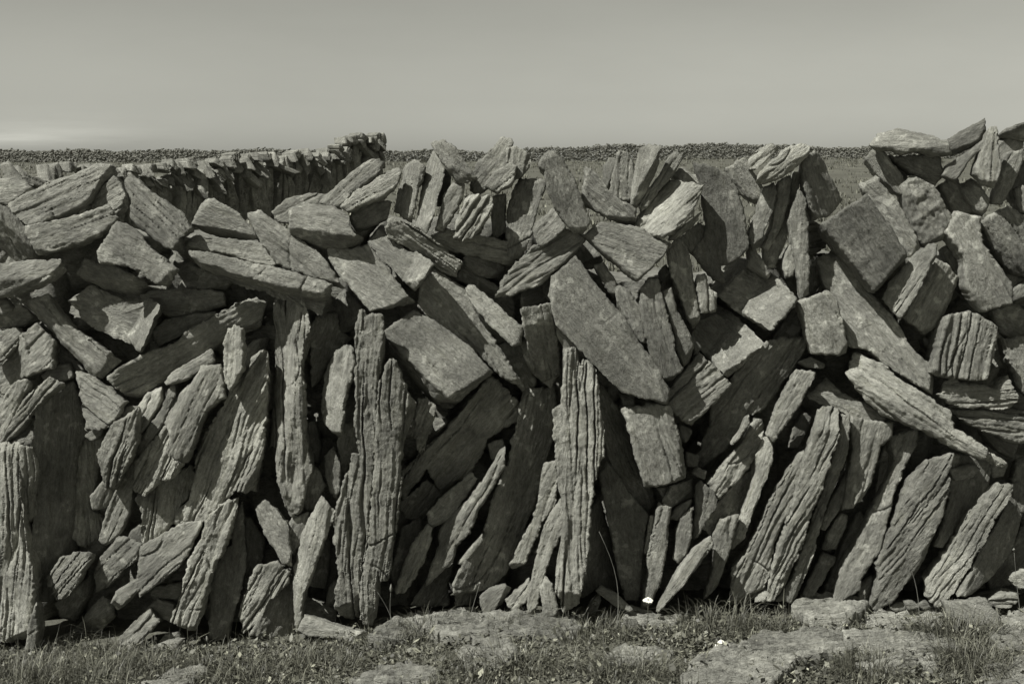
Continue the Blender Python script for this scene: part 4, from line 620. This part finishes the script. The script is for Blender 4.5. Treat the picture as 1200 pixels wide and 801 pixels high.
# ------------------------------------------------------------------ rubble core seen only in the gaps
def core():
    xs = np.arange(-2.35, 2.351, .02); zs = np.arange(-.1, 1.36, .02)
    X, Z = np.meshgrid(xs, zs)
    top = 1.235+.05*sstep(-.75, -.5, X)-.19*sstep(.05, .3, X)+.07*sstep(.75, 1.0, X)+.03*vnoise(X*5, X*0+3)
    Zc = np.minimum(Z, top)
    cells = np.random.default_rng(3)
    pts = np.stack([cells.uniform(-2.4, 2.4, 420), cells.uniform(-.1, 1.3, 420)], 1)
    hs = cells.uniform(0, .07, 420); tx = cells.uniform(-.5, .5, (420, 2))
    Q = np.stack([X.ravel(), Zc.ravel()], 1)
    D = np.hypot((Q[:, None, 0]-pts[None, :, 0])*1.5, Q[:, None, 1]-pts[None, :, 1]); o = D.argsort(1)[:, :2]
    k = o[:, 0]; gap = D[np.arange(len(Q)), o[:, 1]]-D[np.arange(len(Q)), k]
    dep = .27-hs[k]+((Q-pts[k])*tx[k]).sum(1)-.05*np.clip(gap/.05, 0, 1)
    dep = dep+.01*fbm(Q[:, 0]*20, Q[:, 1]*20, 4)
    V = np.stack([Q[:, 0], dep, Q[:, 1]], 1); n, m = X.shape
    V2 = V.copy(); V2[:, 1] = .56-.05*fbm(Q[:, 0]*9, Q[:, 1]*9, 8)
    I = np.arange(n*m).reshape(n, m)
    F = np.stack([I[:-1, :-1], I[:-1, 1:], I[1:, 1:], I[1:, :-1]], -1).reshape(-1, 4)
    Bk = F[:, ::-1]+n*m
    tr = np.stack([I[-1, :-1], I[-1, 1:], I[-1, 1:]+n*m, I[-1, :-1]+n*m], -1)
    ends = []
    for c, rv in ((0, 1), (m-1, 0)):
        q = np.stack([I[:-1, c], I[1:, c], I[1:, c]+n*m, I[:-1, c]+n*m], -1)
        ends.append(q[:, ::-1] if rv else q)
    FF = np.vstack([F, Bk, tr]+ends)
    ob = mesh_obj('rubble_core', np.vstack([V, V2]), FF, M_CORE)
    tag(ob, 'shadowed rubble packed inside the wall, seen in the dark gaps between its stones', 'rubble', kind='stuff')
core()

# ------------------------------------------------------------------ ground
def ground_z(x, y):
    near = .020*fbm(np.asarray(x)*2.6, np.asarray(y)*2.6, 31, 3)+.012*fbm(np.asarray(x)*9, np.asarray(y)*9, 33, 3)
    lft = -.10*sstep(.05, -1.0, x)*sstep(3, 0, y)
    far = 1.18*sstep(14, 105, y)+.12*fbm(np.asarray(x)*.05, np.asarray(y)*.05, 35, 3)*sstep(10, 50, y)
    far = far+.22*sstep(4, 22, x)*sstep(40, 105, y)
    return near*sstep(30, 5, y)+lft+far-sstep(125, 700, y)*9
def ground():
    ys = np.concatenate([np.arange(-5.2, -1.2, .2), np.arange(-1.2, .3, .025), np.arange(.3, 6, .3), np.arange(6, 130, 2.5), np.array([140, 160, 200, 300, 500, 800, 1500, 3000])])
    xs = np.concatenate([-np.geomspace(3000, 3.2, 46), np.arange(-3, 3.01, .025), np.geomspace(3.2, 3000, 46)])
    X, Y = np.meshgrid(xs, ys); Z = ground_z(X, Y)
    V = np.stack([X.ravel(), Y.ravel(), Z.ravel()], 1); n, m = X.shape
    I = np.arange(n*m).reshape(n, m)
    F = np.stack([I[:-1, :-1], I[:-1, 1:], I[1:, 1:], I[1:, :-1]], -1).reshape(-1, 4)
    m_, nt, b = new_mat('turf_ground')
    tc = N(nt, 'ShaderNodeTexCoord').outputs['Object']
    f1 = noise(nt, tc, .45, 9, .75); f2 = noise(nt, tc, 22, 5, .7)
    c = mix(nt, .7, ramp(nt, f1, [(.3, grey(.06)), (.5, grey(.09)), (.7, grey(.14))]),
            ramp(nt, f2, [(.3, grey(.6)), (.5, grey(1)), (.7, grey(1.35))]), 'MULTIPLY')
    nt.links.new(c, b.inputs['Base Color'])
    bp = N(nt, 'ShaderNodeBump'); bp.inputs['Distance'].default_value = .012; nt.links.new(f2, bp.inputs['Height'])
    nt.links.new(bp.outputs[0], b.inputs['Normal'])
    o = mesh_obj('ground', V, F, m_); tag(o, kind='structure')
ground()

# ------------------------------------------------------------------ flat bedrock stones in the turf (x, y outlines in mm)
def lay_stone(label, pts, top, seed, er=.02):
    P = np.array([tuple(float(q)/1000 for q in s.split(',')) for s in pts.split()])
    c = P.mean(0)
    V, F, _ = stone_mesh(P-c, .007, seed, .65, 4, 2.4, (), .12, .008, er*.22, .97, 0, 1.2, .3)
    V = np.stack([V[:, 0], V[:, 2], -V[:, 1]], 1)
    V[:, 2] += .014*fbm(V[:, 0]*6+seed, V[:, 1]*9, 71, 3)+.005*fbm(V[:, 0]*24, V[:, 1]*30, 72+seed % 7, 3)
    o = mesh_obj('ground_stone', V, F, M_GROUNDSTONE, sharp=1.2)
    o.location = (c[0], c[1], float(ground_z(c[0], c[1]))+top+.012)
    GROUND_POLYS.append(P)
    return tag(o, label, 'stone', 'flat stones set in the turf before the wall')
GROUND_POLYS = []
GROUND_STONES = [
('pale oval stone set in the turf before the many-ribbed stones', 0.03, 0.03, '923,-78 990,29 1082,57 1196,-7 1127,-139 1045,-198 957,-198'),
('level grey bedrock strip in front of the bulging slab at lower right', 0.012, 0.015, '1171,-61 1308,-16 1444,-7 1447,-61 1323,-181 1201,-206 1135,-164'),
("broad pale cracked bedrock sheet at the photo's bottom edge, right of the second daisy", 0.02, 0.03, '478,-740 542,-558 648,-434 793,-350 1017,-295 1060,-373 967,-493 833,-551 736,-740'),
('thin pale wedge-shaped stone lying in grass at the lower right', 0.022, 0.02, '1023,-327 1182,-279 1271,-295 1390,-412 1282,-442 1113,-442'),
('weathered flat stone at the right edge of the ground', 0.018, 0.03, '1531,-198 1690,-61 1787,-173 1656,-412 1466,-434'),
('flat stone in the bottom right corner of the photo', 0.02, 0.03, '1383,-606 1535,-493 1666,-486 1560,-759 1318,-766'),
("low rounded stone in the turf right of the twin pillars' foot", 0.025, 0.03, '-456,-231 -351,-70 -157,11 -107,-52 -166,-139 -301,-198 -404,-271'),
('wide pale flat stone in the turf below the great dark leaning slab', 0.016, 0.025, '-284,-198 -153,-104 0,-70 154,-78 247,-181 161,-287 0,-319 -213,-311'),
('small humped pale stone in the grass, lower middle-left', 0.03, 0.03, '-154,-493 -104,-412 -26,-396 15,-479 -25,-565 -126,-572'),
('pale stony patch in the grass at the bottom, left of middle', 0.012, 0.02, '-475,-593 -383,-508 -256,-493 -176,-565 -247,-641 -417,-674'),
('pale rough stone in the grass at lower left below the short grooved bar', 0.03, 0.03, '-1096,-606 -1095,-493 -1045,-404 -975,-343 -940,-404 -996,-558'),
('flat turf-edged stone in front of the taller daisy', 0.012, 0.02, '293,-96 409,-52 561,-78 521,-181 354,-214'),
('small flat stone in grass beneath the middle of the wall, left of the second daisy', 0.01, 0.02, '277,-479 377,-419 493,-434 456,-536 316,-551'),
('grey sunk stone beside the dark grass clump at lower right', 0.014, 0.02, '1049,-493 1185,-464 1279,-493 1233,-606 1089,-634 1016,-579'),
]

for i, (label, top, er, pts) in enumerate(GROUND_STONES):
    lay_stone(label, pts, top, 700+i, er)

# ------------------------------------------------------------------ vegetation
def leaf_mat(name, v, var):
    m, nt, b = new_mat(name)
    g = N(nt, 'ShaderNodeTexCoord').outputs['Object']
    f = noise(nt, g, 60, 2, .5); f2 = noise(nt, g, 5, 3, .5)
    gi = N(nt, 'ShaderNodeNewGeometry').outputs['Random Per Island']
    c = mix(nt, 1.0, ramp(nt, gi, [(0, grey(v*(1-var))), (.6, grey(v)), (.88, grey(v*1.5)), (1, grey(v*3))]), ramp(nt, f2, [(.3, grey(.7)), (.7, grey(1.3))]), 'MULTIPLY')
    nt.links.new(c, b.inputs['Base Color'])
    b.inputs['Roughness'].default_value = .55; b.inputs['Specular IOR Level'].default_value = .4
    return m
M_GRASS = leaf_mat('grass_blade', .10, .6)
M_DRY = plain_mat('dry_stalk', .19, .25, 40)
M_HEAD = plain_mat('dark_seed_head', .06, .4, 200)
M_PETAL = plain_mat('white_petal', .8, .05, 60, .6)
M_DISC = plain_mat('daisy_disc', .3, .3, 200)

def blade_strips(base, height, width, heading, bend, r, seg=4):
    """vectorised curved blades -> verts, quads"""
    n = len(base); t = np.linspace(0, 1, seg+1)
    hx = np.cos(heading)[:, None]; hy = np.sin(heading)[:, None]
    k = bend[:, None]*t[None]**1.8
    lx = np.sin(k)*height[:, None]*t[None]; lz = np.cos(k)*height[:, None]*t[None]
    cx = base[:, 0:1]+hx*lx; cy = base[:, 1:2]+hy*lx; cz = base[:, 2:3]+lz
    tw = r.uniform(-.9, .9, n)[:, None]
    sx = -np.sin(heading)[:, None]*np.cos(tw)+hx*np.sin(tw)*.5; sy = np.cos(heading)[:, None]*np.cos(tw)+hy*np.sin(tw)*.5
    w = width[:, None]*.5*(1-t[None]**1.5*.93)
    A = np.stack([cx-sx*w, cy-sy*w, cz], -1); B = np.stack([cx+sx*w, cy+sy*w, cz], -1)
    V = np.stack([A, B], 2).reshape(-1, 3)
    b0 = (np.arange(n)*(seg+1)*2)[:, None]+(np.arange(seg)*2)[None]
    F = np.stack([b0, b0+1, b0+3, b0+2], -1).reshape(-1, 4)
    return V, F

def on_rock(x, y, grow=0):
    m = np.zeros(len(x), bool); Q = np.stack([x, y], 1)
    for P in GROUND_POLYS:
        c = P.mean(0); m |= inside(Q, c+(P-c)*(1+grow))
    return m & (fbm(x*6.5, y*9, 51, 3) < .16)

def turf():
    r = np.random.default_rng(21)
    n = 130000
    x = r.uniform(-2.3, 2.3, n); y = r.uniform(-1.15, .02, n)
    dens = .30+1.0*fbm(x*4.2, y*4.2, 41, 3)+.25*fbm(x*17, y*17, 42, 2)-.18*sstep(.3, 1.2, x)+.25*sstep(-.6, -1.3, x)
    keep = (r.random(n) < dens) & ~(on_rock(x, y, -.06) & (r.random(n) < .97))
    keep &= (y < -.10-.05*vnoise(x*4, x*0+2)) | (r.random(n) < .3)
    x, y = x[keep], y[keep]; n = len(x)
    z = ground_z(x, y)-.004
    patch = .5+.5*fbm(x*4, y*4, 44, 2)
    hgt = r.gamma(2.2, .016, n)*(.35+1.3*patch)
    hgt = np.clip(hgt, .008, .15)
    V, F = blade_strips(np.stack([x, y, z], 1), hgt, r.uniform(.0012, .0032, n), r.uniform(0, 2*np.pi, n), r.uniform(.1, 1.9, n), r, 4)
    # small herb leaves
    m = 120000
    lx = r.uniform(-2.3, 2.3, m); ly = r.uniform(-1.15, -.08, m)
    k = (r.random(m) < .62+.8*fbm(lx*4.5, ly*4.5, 47, 3)) & ~(on_rock(lx, ly, -.05) & (r.random(m) < .97))
    lx, ly = lx[k], ly[k]; m = len(lx)
    lz = ground_z(lx, ly)+r.gamma(2.0, .0075, m)
    s = .0028+r.gamma(2, .0017, m); a = r.uniform(0, 2*np.pi, m); ti = r.normal(0, .55, (m, 2))
    ux = np.stack([np.cos(a), np.sin(a), ti[:, 0]], 1); vx = np.stack([-np.sin(a), np.cos(a), ti[:, 1]], 1)
    c = np.stack([lx, ly, lz], 1)
    Q = np.stack([c-ux*s[:, None], c-vx*s[:, None]*.55, c+ux*s[:, None], c+vx*s[:, None]*.55], 1).reshape(-1, 3)
    F2 = np.arange(4*m).reshape(-1, 4)+len(V)
    o = mesh_obj('grass', np.vstack([V, Q]), np.vstack([F, F2]), M_GRASS)
    tag(o, 'short wiry grass and low herbs covering the ground before the wall', 'grass', kind='stuff')
turf()

def tube(path, rad, nside=5):
    path = np.array(path, float); V = []; n = len(path)
    for i, p in enumerate(path):
        d = path[min(i+1, n-1)]-path[max(i-1, 0)]; d /= np.linalg.norm(d)+1e-9
        a = np.cross(d, (0.3, 1, .1)); a /= np.linalg.norm(a); b = np.cross(d, a)
        rr = rad[i] if hasattr(rad, '__len__') else rad
        for k in range(nside):
            t = 2*math.pi*k/nside; V.append(p+rr*(a*math.cos(t)+b*math.sin(t)))
    F = []
    for i in range(n-1):
        for k in range(nside):
            k2 = (k+1) % nside
            F.append((i*nside+k, i*nside+k2, (i+1)*nside+k2, (i+1)*nside+k))
    F.append(tuple(range(nside))[::-1]); F.append(tuple((n-1)*nside+k for k in range(nside)))
    return V, F

def stalk(label, x, y, dx, h, bow, head, dark=False):
    z = float(ground_z(x, y))-.005
    root = empty('grass_stalk', (x, y, z))
    ts = np.linspace(0, 1, 9)
    path = [(dx*t+bow*math.sin(math.pi*t), .01*math.sin(3*t), h*t) for t in ts]
    V, F = tube(path, [.0012*(1-.5*t) for t in ts]); mesh_obj('stem', V, F, M_DRY, root)
    if head:
        p = np.array(path[-1]); d = p-np.array(path[-2]); d /= np.linalg.norm(d)
        hp = [p+d*head*(t-.1) for t in np.linspace(0, 1, 7)]
        V, F = tube(hp, [.001, .003, .0042, .0044, .0036, .0024, .0008], 6)
        V = np.array(V); V += rng.normal(0, .0006, V.shape)
        mesh_obj('seed_head', V, F, M_HEAD if dark else M_DRY, root)
    return tag(root, label, 'grass stalk', 'dry grass stalks before the wall')
STALKS = [
('long bowed grass stalk reaching up before the bulging leaning slab', 1.307, -0.189, -0.059, 0.27, 0.02, 0, False),
("short stalk with a pale head standing left of the bulging slab's foot", 1.142, -0.189, -0.012, 0.122, 0.0, 0.02, False),
('pale straight stalk with a round bead-like tip, right of the twin pillars', -0.148, -0.189, 0.044, 0.158, 0.0, 0.012, False),
("bent dry stalk leaning left before the right twin pillar's foot", -0.37, -0.189, -0.066, 0.178, 0.012, 0.03, False),
("dry stalk crossing the bent one before the twin pillars' foot", -0.373, -0.189, -0.015, 0.172, -0.01, 0.03, False),
('tall thin stalk standing before the dark slab right of the central pillar', 0.334, -0.189, -0.057, 0.329, 0.03, 0, False),
('leftmost of the two headed stalks before the ribbed leaning shard', -0.933, -0.311, -0.019, 0.099, -0.005, 0.022, False),
('rightmost of the two headed stalks before the ribbed leaning shard', -0.855, -0.343, -0.022, 0.088, -0.005, 0.024, False),
("short headed stalk in the grass beside the ribbed leaning shard's foot", -0.935, -0.343, -0.02, 0.049, 0.0, 0.02, False),
('thin stalk rising at the foot of the flaky squat stone', -0.741, -0.311, -0.011, 0.102, 0.004, 0.02, False),
('slanting bare stalk at the foot of the pale split log', 1.392, -0.198, -0.014, 0.068, 0.004, 0, False),
('thin stalk before the right end of the wall, bead-like tip', 1.641, -0.189, -0.04, 0.267, 0.0, 0.01, False),
('dark-headed stem before the bedrock sheet, left of three', 1.172, -0.593, 0.0, 0.062, 0.0, 0.014, True),
('dark-headed stem before the bedrock sheet, middle of three', 1.181, -0.613, -0.002, 0.046, 0.0, 0.014, True),
('dark-headed stem before the bedrock sheet, right of three', 1.207, -0.593, -0.002, 0.052, 0.0, 0.016, True),
('bare stalk leaning right over the turf below the great dark leaning slab', -0.213, -0.311, 0.051, 0.061, 0.0, 0, False),
('tall headed stem in the turf at bottom middle, dark tip', -0.113, -0.486, -0.01, 0.072, 0.0, 0.016, True),
('bare grey stalk in the turf before the three many-ribbed stones', 1.078, -0.231, -0.027, 0.101, 0.006, 0, False),
("hooked pale stalk curling over at the wall's foot, left of two hooks", 0.689, -0.198, -0.018, 0.085, 0.012, 0, False),
("hooked pale stalk curling over at the wall's foot, right of two hooks", 0.749, -0.198, 0.015, 0.079, -0.012, 0, False),
('arched pale grass stem in front of the low angular stone', -1.281, -0.434, 0.035, 0.097, -0.014, 0, False),
("arched pale grass stem before the furrowed left column's foot", -1.395, -0.434, -0.039, 0.07, 0.012, 0, False),
('upright bare stalk in the turf below the short pointed stone by the pillar', 0.137, -0.373, -0.032, 0.087, 0.003, 0, False),
('thin bare stalk in the turf under the central ribbed pillar', 0.274, -0.486, -0.003, 0.106, 0.004, 0, False),
('dark-tipped stem at the bottom, right of the small humped pale stone', 0.038, -0.508, -0.013, 0.079, 0.003, 0.014, True),
('pale thin stem beside the dark-tipped one at the bottom middle', -0.026, -0.449, 0.01, 0.086, -0.004, 0.0, False),
('slanting stalk before the small layered stone at lower right', 1.553, -0.231, -0.015, 0.084, 0.004, 0, False),
]

for s in STALKS: stalk(*s)

def tuft(label, x, y, n, spread, h, seed):
    r = np.random.default_rng(seed)
    a = r.uniform(0, 2*np.pi, n); q = spread*np.sqrt(r.random(n))
    bx = q*np.cos(a); by = q*np.sin(a)*.7
    bz = ground_z(x+bx, y+by)-float(ground_z(x, y))-.004
    V, F = blade_strips(np.stack([bx, by, bz], 1), r.uniform(.45, 1, n)*h, r.uniform(.0016, .0034, n), a+r.normal(0, .7, n), r.uniform(.2, 1.9, n), r, 6)
    o = mesh_obj('grass_tuft', V, F, M_GRASS, loc=(x, y, float(ground_z(x, y))))
    return tag(o, label, 'grass tuft', 'longer grass tufts before the wall')
TUFTS = [
("dense spiky grass tuft growing right of the twin pillars' foot", -0.274, -0.189, 255, 0.083, 0.123),
('loose grass tuft at the lower left before the low angular stone', -1.301, -0.464, 390, 0.176, 0.145),
('grass tuft in the bottom left corner of the photo', -1.487, -0.486, 330, 0.154, 0.145),
('arching grass clump at the bottom before the bedrock sheet', 1.046, -0.606, 390, 0.11, 0.123),
('dark bushy grass clump left of the pale square-fronted stone', 1.387, -0.311, 480, 0.132, 0.131),
('tall mixed grass clump at the bottom right near the corner', 1.348, -0.558, 390, 0.121, 0.131),
("curly grass fringe at the wall's foot right of the taller daisy", 0.67, -0.198, 345, 0.165, 0.123),
('grass fringe at the foot of the central ribbed pillar', 0.243, -0.247, 270, 0.132, 0.102),
('grass clump at the bottom, left of the middle', 0.0, -0.565, 360, 0.154, 0.123),
('bushy grass clump at the bottom centre below the taller daisy', 0.336, -0.606, 360, 0.143, 0.116),
('grass clump before the flaky squat stone at lower left', -0.795, -0.486, 360, 0.176, 0.123),
('sparse grass clump before the leaning post at the bottom left of centre', -0.574, -0.412, 270, 0.132, 0.102),
("ragged weeds growing against the dark curved slab's foot at lower left", -1.147, -0.311, 260, 0.13, 0.11),
("low weeds growing against the ribbed leaning shard's foot", -0.892, -0.358, 300, 0.13, 0.12),
('weeds against the foot of the leaning post, left of the twin pillars', -0.678, -0.327, 220, 0.09, 0.1),
("thin grass against the right twin pillar's foot", -0.403, -0.214, 120, 0.07, 0.1),
('sparse grass at the foot of the great dark leaning slab', -0.068, -0.222, 160, 0.1, 0.085),
("low grass fringe at the many-ribbed stones' foot", 0.831, -0.214, 200, 0.1, 0.08),
("small grass clump before the pale square-fronted stone's right side", 1.512, -0.295, 180, 0.09, 0.09),
("grass clump against the furrowed left column's foot", -1.441, -0.389, 280, 0.12, 0.13),
]

for i, t in enumerate(TUFTS): tuft(*t, seed=300+i)

def daisy(label, x, y, h, rad, tilt, lean):
    z = float(ground_z(x, y))-.004
    root = empty('daisy', (x, y, z))
    ts = np.linspace(0, 1, 7); path = [(lean*t*t, 0, h*t) for t in ts]
    V, F = tube(path, .0013); mesh_obj('stem', V, F, M_GRASS, root)
    top = np.array(path[-1]); R = np.array([[1, 0, 0], [0, math.cos(tilt), -math.sin(tilt)], [0, math.sin(tilt), math.cos(tilt)]])
    V = []; F = []; k = 21
    for i in range(k):
        a = 2*math.pi*i/k+.05*math.sin(i*3.1); ca, sa = math.cos(a), math.sin(a); L = rad*(.9+.12*math.sin(i*5.3)); wd = rad*.15
        b = len(V)
        for q, ww, zz in ((.2, .45, 0), (.55, .95, .06), (.85, .9, .05), (1.0, .35, -.02)):
            for sgn in (-1, 1):
                V.append(top+R@np.array([ca*L*q-sa*wd*ww*sgn, sa*L*q+ca*wd*ww*sgn, zz*rad+.0012*(i % 2)]))
        for j in range(3): F.append((b+2*j, b+2*j+1, b+2*j+3, b+2*j+2))
    mesh_obj('petals', V, F, M_PETAL, root)
    V = []; F = []; m = 12
    for j in range(5):
        f = math.pi/2*j/4
        for i in range(m):
            a = 2*math.pi*i/m
            V.append(top+R@np.array([math.cos(a)*math.cos(f)*rad*.27, math.sin(a)*math.cos(f)*rad*.27, math.sin(f)*rad*.18+.001]))
    for j in range(4):
        for i in range(m): F.append((j*m+i, j*m+(i+1) % m, (j+1)*m+(i+1) % m, (j+1)*m+i))
    mesh_obj('flower_centre', V, F, M_DISC, root)
    return tag(root, label, 'daisy')
daisy("taller white daisy standing in front of the wall's foot", 0.435, -0.198, 0.110, 0.018, 0.25, 0.00)
daisy('second white daisy, low in the turf beside the pale bedrock sheet', 0.642, -0.389, 0.024, 0.020, 0.75, 0.00)


# ------------------------------------------------------------------ the field wall running off behind, at the left
def field_wall():
    r = np.random.default_rng(5)
    A = np.array([-7.45, 16.9]); D = np.array([.66, .7513]); L = 7.63
    root = empty('field_wall', (float(A[0]+D[0]*L/2), float(A[1]+D[1]*L/2), 0))
    tag(root, 'long dry stone wall of upright stones with pale shaggy coping, running behind at the left', 'wall')
    C = np.array(root.location)
    def topz(s):
        return 1.42+.04*vnoise(np.array(s*1.3), np.array(.5))+.20*sstep(2.4, 5.0, s)+.24*sstep(6.1, 6.8, s)-.12*sstep(7.35, 7.63, s)
    rot = math.atan2(D[1], D[0])
    def put(name, s, zc, w, h, out, lean, tiltx, seed, rib):
        k = r.integers(4, 7); pts = []
        for i in range(k):
            a = 2*math.pi*i/k+r.uniform(-.4, .4); rx = w/2*r.uniform(.6, 1.25); rz = h/2*r.uniform(.7, 1.15)
            pts.append((rx*np.sign(math.cos(a))*abs(math.cos(a))**.7, rz*np.sign(math.sin(a))*abs(math.sin(a))**.7))
        c, sn = math.cos(lean), math.sin(lean)
        pts = [(p[0]*c-p[1]*sn, p[0]*sn+p[1]*c) for p in pts]
        V, F, _ = stone_mesh(pts, .015, seed, rib, math.degrees(lean)+90, 1.3, (), .32, .003, .006, .85, 0)
        V[:, 1] -= tiltx*V[:, 2]
        x = V[:, 0]; y = V[:, 1]-out
        cr, sr = math.cos(rot), math.sin(rot)
        p = A+D*s
        W = np.stack([p[0]+x*cr-y*sr-C[0], p[1]+x*sr+y*cr-C[1], V[:, 2]+zc], 1)
        mesh_obj(name, W, F, M_FAR, root, sharp=.6)
    s = 0; i = 0
    while s < L:
        w = r.uniform(.14, .24); h = r.uniform(1.0, 1.2)
        put('body_stone', s, float(topz(s))-.2-h/2, w*.92, h, r.uniform(-.10, .06), r.normal(0, .14), .05, 900+i, .9); s += w*.86; i += 1
    for row in range(2):
        s = 0
        while s < L+.02:
            w = r.uniform(.08, .21); h = r.uniform(.14, .40)*(1.6 if r.random() < .25 else 1)
            put('coping_stone', s, float(topz(s))-h/2+r.normal(0, .03)-row*r.uniform(.05, .22), w, h, r.uniform(-.02, .16)+.05*(1-row), r.normal(.15, .45), r.uniform(-1.0, -.1), 1000+i, .7); s += w*(.95 if row else 1.05); i += 1
    for q in range(12):
        s = r.uniform(6.3, 7.6); put('coping_stone', s, float(topz(s))+r.uniform(-.2, .06), r.uniform(.15, .28), r.uniform(.12, .22), .1+r.uniform(0, .15), r.normal(0, .4), -.2, 1100+q, .3)
field_wall()

def field_scrub():
    r = np.random.default_rng(77); k = 7500
    y = 9+96*r.random(k)**1.3; x = r.uniform(-1, 1, k)*(y+6)*.65
    s = r.uniform(.10, .32, k)*(1+.6*fbm(x*.2, y*.2, 61, 2)); nb = 12
    cx = np.repeat(x, nb)+r.normal(0, .12, k*nb); cy = np.repeat(y, nb)+r.normal(0, .12, k*nb); ss = np.repeat(s, nb)
    V, F = blade_strips(np.stack([cx, cy, ground_z(cx, cy)-.02], 1), ss*r.uniform(.5, 1.1, k*nb), .012+ss*.08, r.uniform(0, 2*np.pi, k*nb), r.uniform(.2, 1.5, k*nb), r, 2)
    o = mesh_obj('field_scrub', V, F, M_GRASS); tag(o, 'rough tussocky grass spread over the fields behind the wall', 'grass', kind='stuff')
field_scrub()

# ------------------------------------------------------------------ low rubble wall along the skyline
def skyline_wall():
    r = np.random.default_rng(9); V = []; F = []
    base = np.array([(-1, -1, -1), (1, -1, -1), (1, 1, -1), (-1, 1, -1), (-1, -1, 1), (1, -1, 1), (1, 1, 1), (-1, 1, 1)], float)
    fc = [(0, 3, 2, 1), (4, 5, 6, 7), (0, 1, 5, 4), (1, 2, 6, 5), (2, 3, 7, 6), (3, 0, 4, 7)]
    x = -75.0
    while x < 75:
        y = 108+3*math.sin(x*.06); z0 = float(ground_z(x, y))
        H = .84+.32*sstep(-3, 8, x)-.22*sstep(18, 26, x)-.1*sstep(-6, -2, x)*sstep(3, -1, x)+.07*math.sin(x*.9)+r.normal(0, .05)
        z = 0
        while z < H:
            s = np.array([r.uniform(.04, .13), r.uniform(.1, .2), r.uniform(.025, .055)])
            b = base*s*r.uniform(.72, 1.1, base.shape)
            a = r.uniform(-.6, .6); c, sn = math.cos(a), math.sin(a)
            b = np.stack([b[:, 0]*c-b[:, 2]*sn, b[:, 1], b[:, 0]*sn+b[:, 2]*c], 1)
            k = len(V)*8
            V.append(b+np.array([x+r.normal(0, .05), y+r.normal(0, .035), z0+z+.06])); F += [tuple(q+k for q in f) for f in fc]
            z += s[2]*1.5
        x += r.uniform(.08, .14)
    o = mesh_obj('skyline_wall', np.vstack(V), F, M_FAR, smooth=False)
    tag(o, 'low rubble wall drawn along the far skyline across the fields', 'wall')
skyline_wall()

# ------------------------------------------------------------------ camera, light, sky
cam = bpy.data.cameras.new('camera'); cam.lens = 50; cam.sensor_width = 36; cam.clip_end = 6000; cam.clip_start = .05
co = bpy.data.objects.new('camera', cam); COL.objects.link(co)
co.location = (0, -4.6, 1.5); co.rotation_euler = (math.radians(90-7.37), 0, 0)
scene.camera = co

SUN_DIR = Vector((-.50, -.345, .79)).normalized()        # towards the sun: high, over the left shoulder
el = math.asin(SUN_DIR.z); az = math.atan2(SUN_DIR.x, SUN_DIR.y)
sl = bpy.data.lights.new('sun', 'SUN'); sl.energy = 5.0; sl.angle = math.radians(.5); sl.color = (1.0, .985, .93)
so = bpy.data.objects.new('sun', sl); COL.objects.link(so); so.location = (-20, -20, 30)
so.rotation_euler = (-SUN_DIR).to_track_quat('-Z', 'Y').to_euler()

w = bpy.data.worlds.new('World'); scene.world = w; w.use_nodes = True
nt = w.node_tree; bg = nt.nodes['Background']
sky = N(nt, 'ShaderNodeTexSky', sky_type='NISHITA'); sky.sun_disc = False
sky.sun_elevation = el; sky.sun_rotation = az
bw = N(nt, 'ShaderNodeRGBToBW'); nt.links.new(sky.outputs[0], bw.inputs[0])
c = mix(nt, 1.0, bw.outputs[0], (1.0, 1.0, .885, 1), 'MULTIPLY')
gen = N(nt, 'ShaderNodeTexCoord').outputs['Generated']
mh = N(nt, 'ShaderNodeMapping'); mh.inputs['Scale'].default_value = (2.2, 2.2, 7); nt.links.new(gen, mh.inputs['Vector'])
c = mix(nt, 1.0, c, ramp(nt, noise(nt, mh.outputs[0], 1.3, 6, .6), [(.3, (.95, .95, .95)), (.7, (1.05, 1.05, 1.05))]), 'MULTIPLY')   # uneven thin haze
sx = N(nt, 'ShaderNodeSeparateXYZ'); nt.links.new(gen, sx.inputs[0])
hz = ramp(nt, sx.outputs['Z'], [(0, (1.55, 1.55, 1.55)), (.04, (1.2, 1.2, 1.2)), (.12, (1.02, 1.02, 1.02)), (.3, (.93, .93, .93))])   # pale haze towards the horizon
c = mix(nt, 1.0, c, hz, 'MULTIPLY')
mp = N(nt, 'ShaderNodeMapping'); mp.inputs['Scale'].default_value = (5, 5, 55); nt.links.new(gen, mp.inputs['Vector'])
wisp = noise(nt, mp.outputs[0], 1.0, 5, .6)                # thin cloud low on the left
band = math_n(nt, 'MULTIPLY', ramp(nt, sx.outputs['Z'], [(.006, (0, 0, 0)), (.012, (1, 1, 1)), (.022, (.5, .5, .5)), (.035, (0, 0, 0))]),
              ramp(nt, math_n(nt, 'MULTIPLY', sx.outputs['X'], -1.0), [(.20, (0, 0, 0)), (.32, (1, 1, 1))]))
c = mix(nt, math_n(nt, 'MULTIPLY', band, ramp(nt, wisp, [(.35, (0, 0, 0)), (.65, (.5, .5, .5))])), c, (11, 11, 9.8, 1))
nt.links.new(c, bg.inputs['Color']); bg.inputs['Strength'].default_value = .059

scene.view_settings.view_transform = 'Standard'; scene.view_settings.look = 'None'
scene.view_settings.exposure = .33; scene.view_settings.gamma = 1
scene.view_settings.use_curve_mapping = False
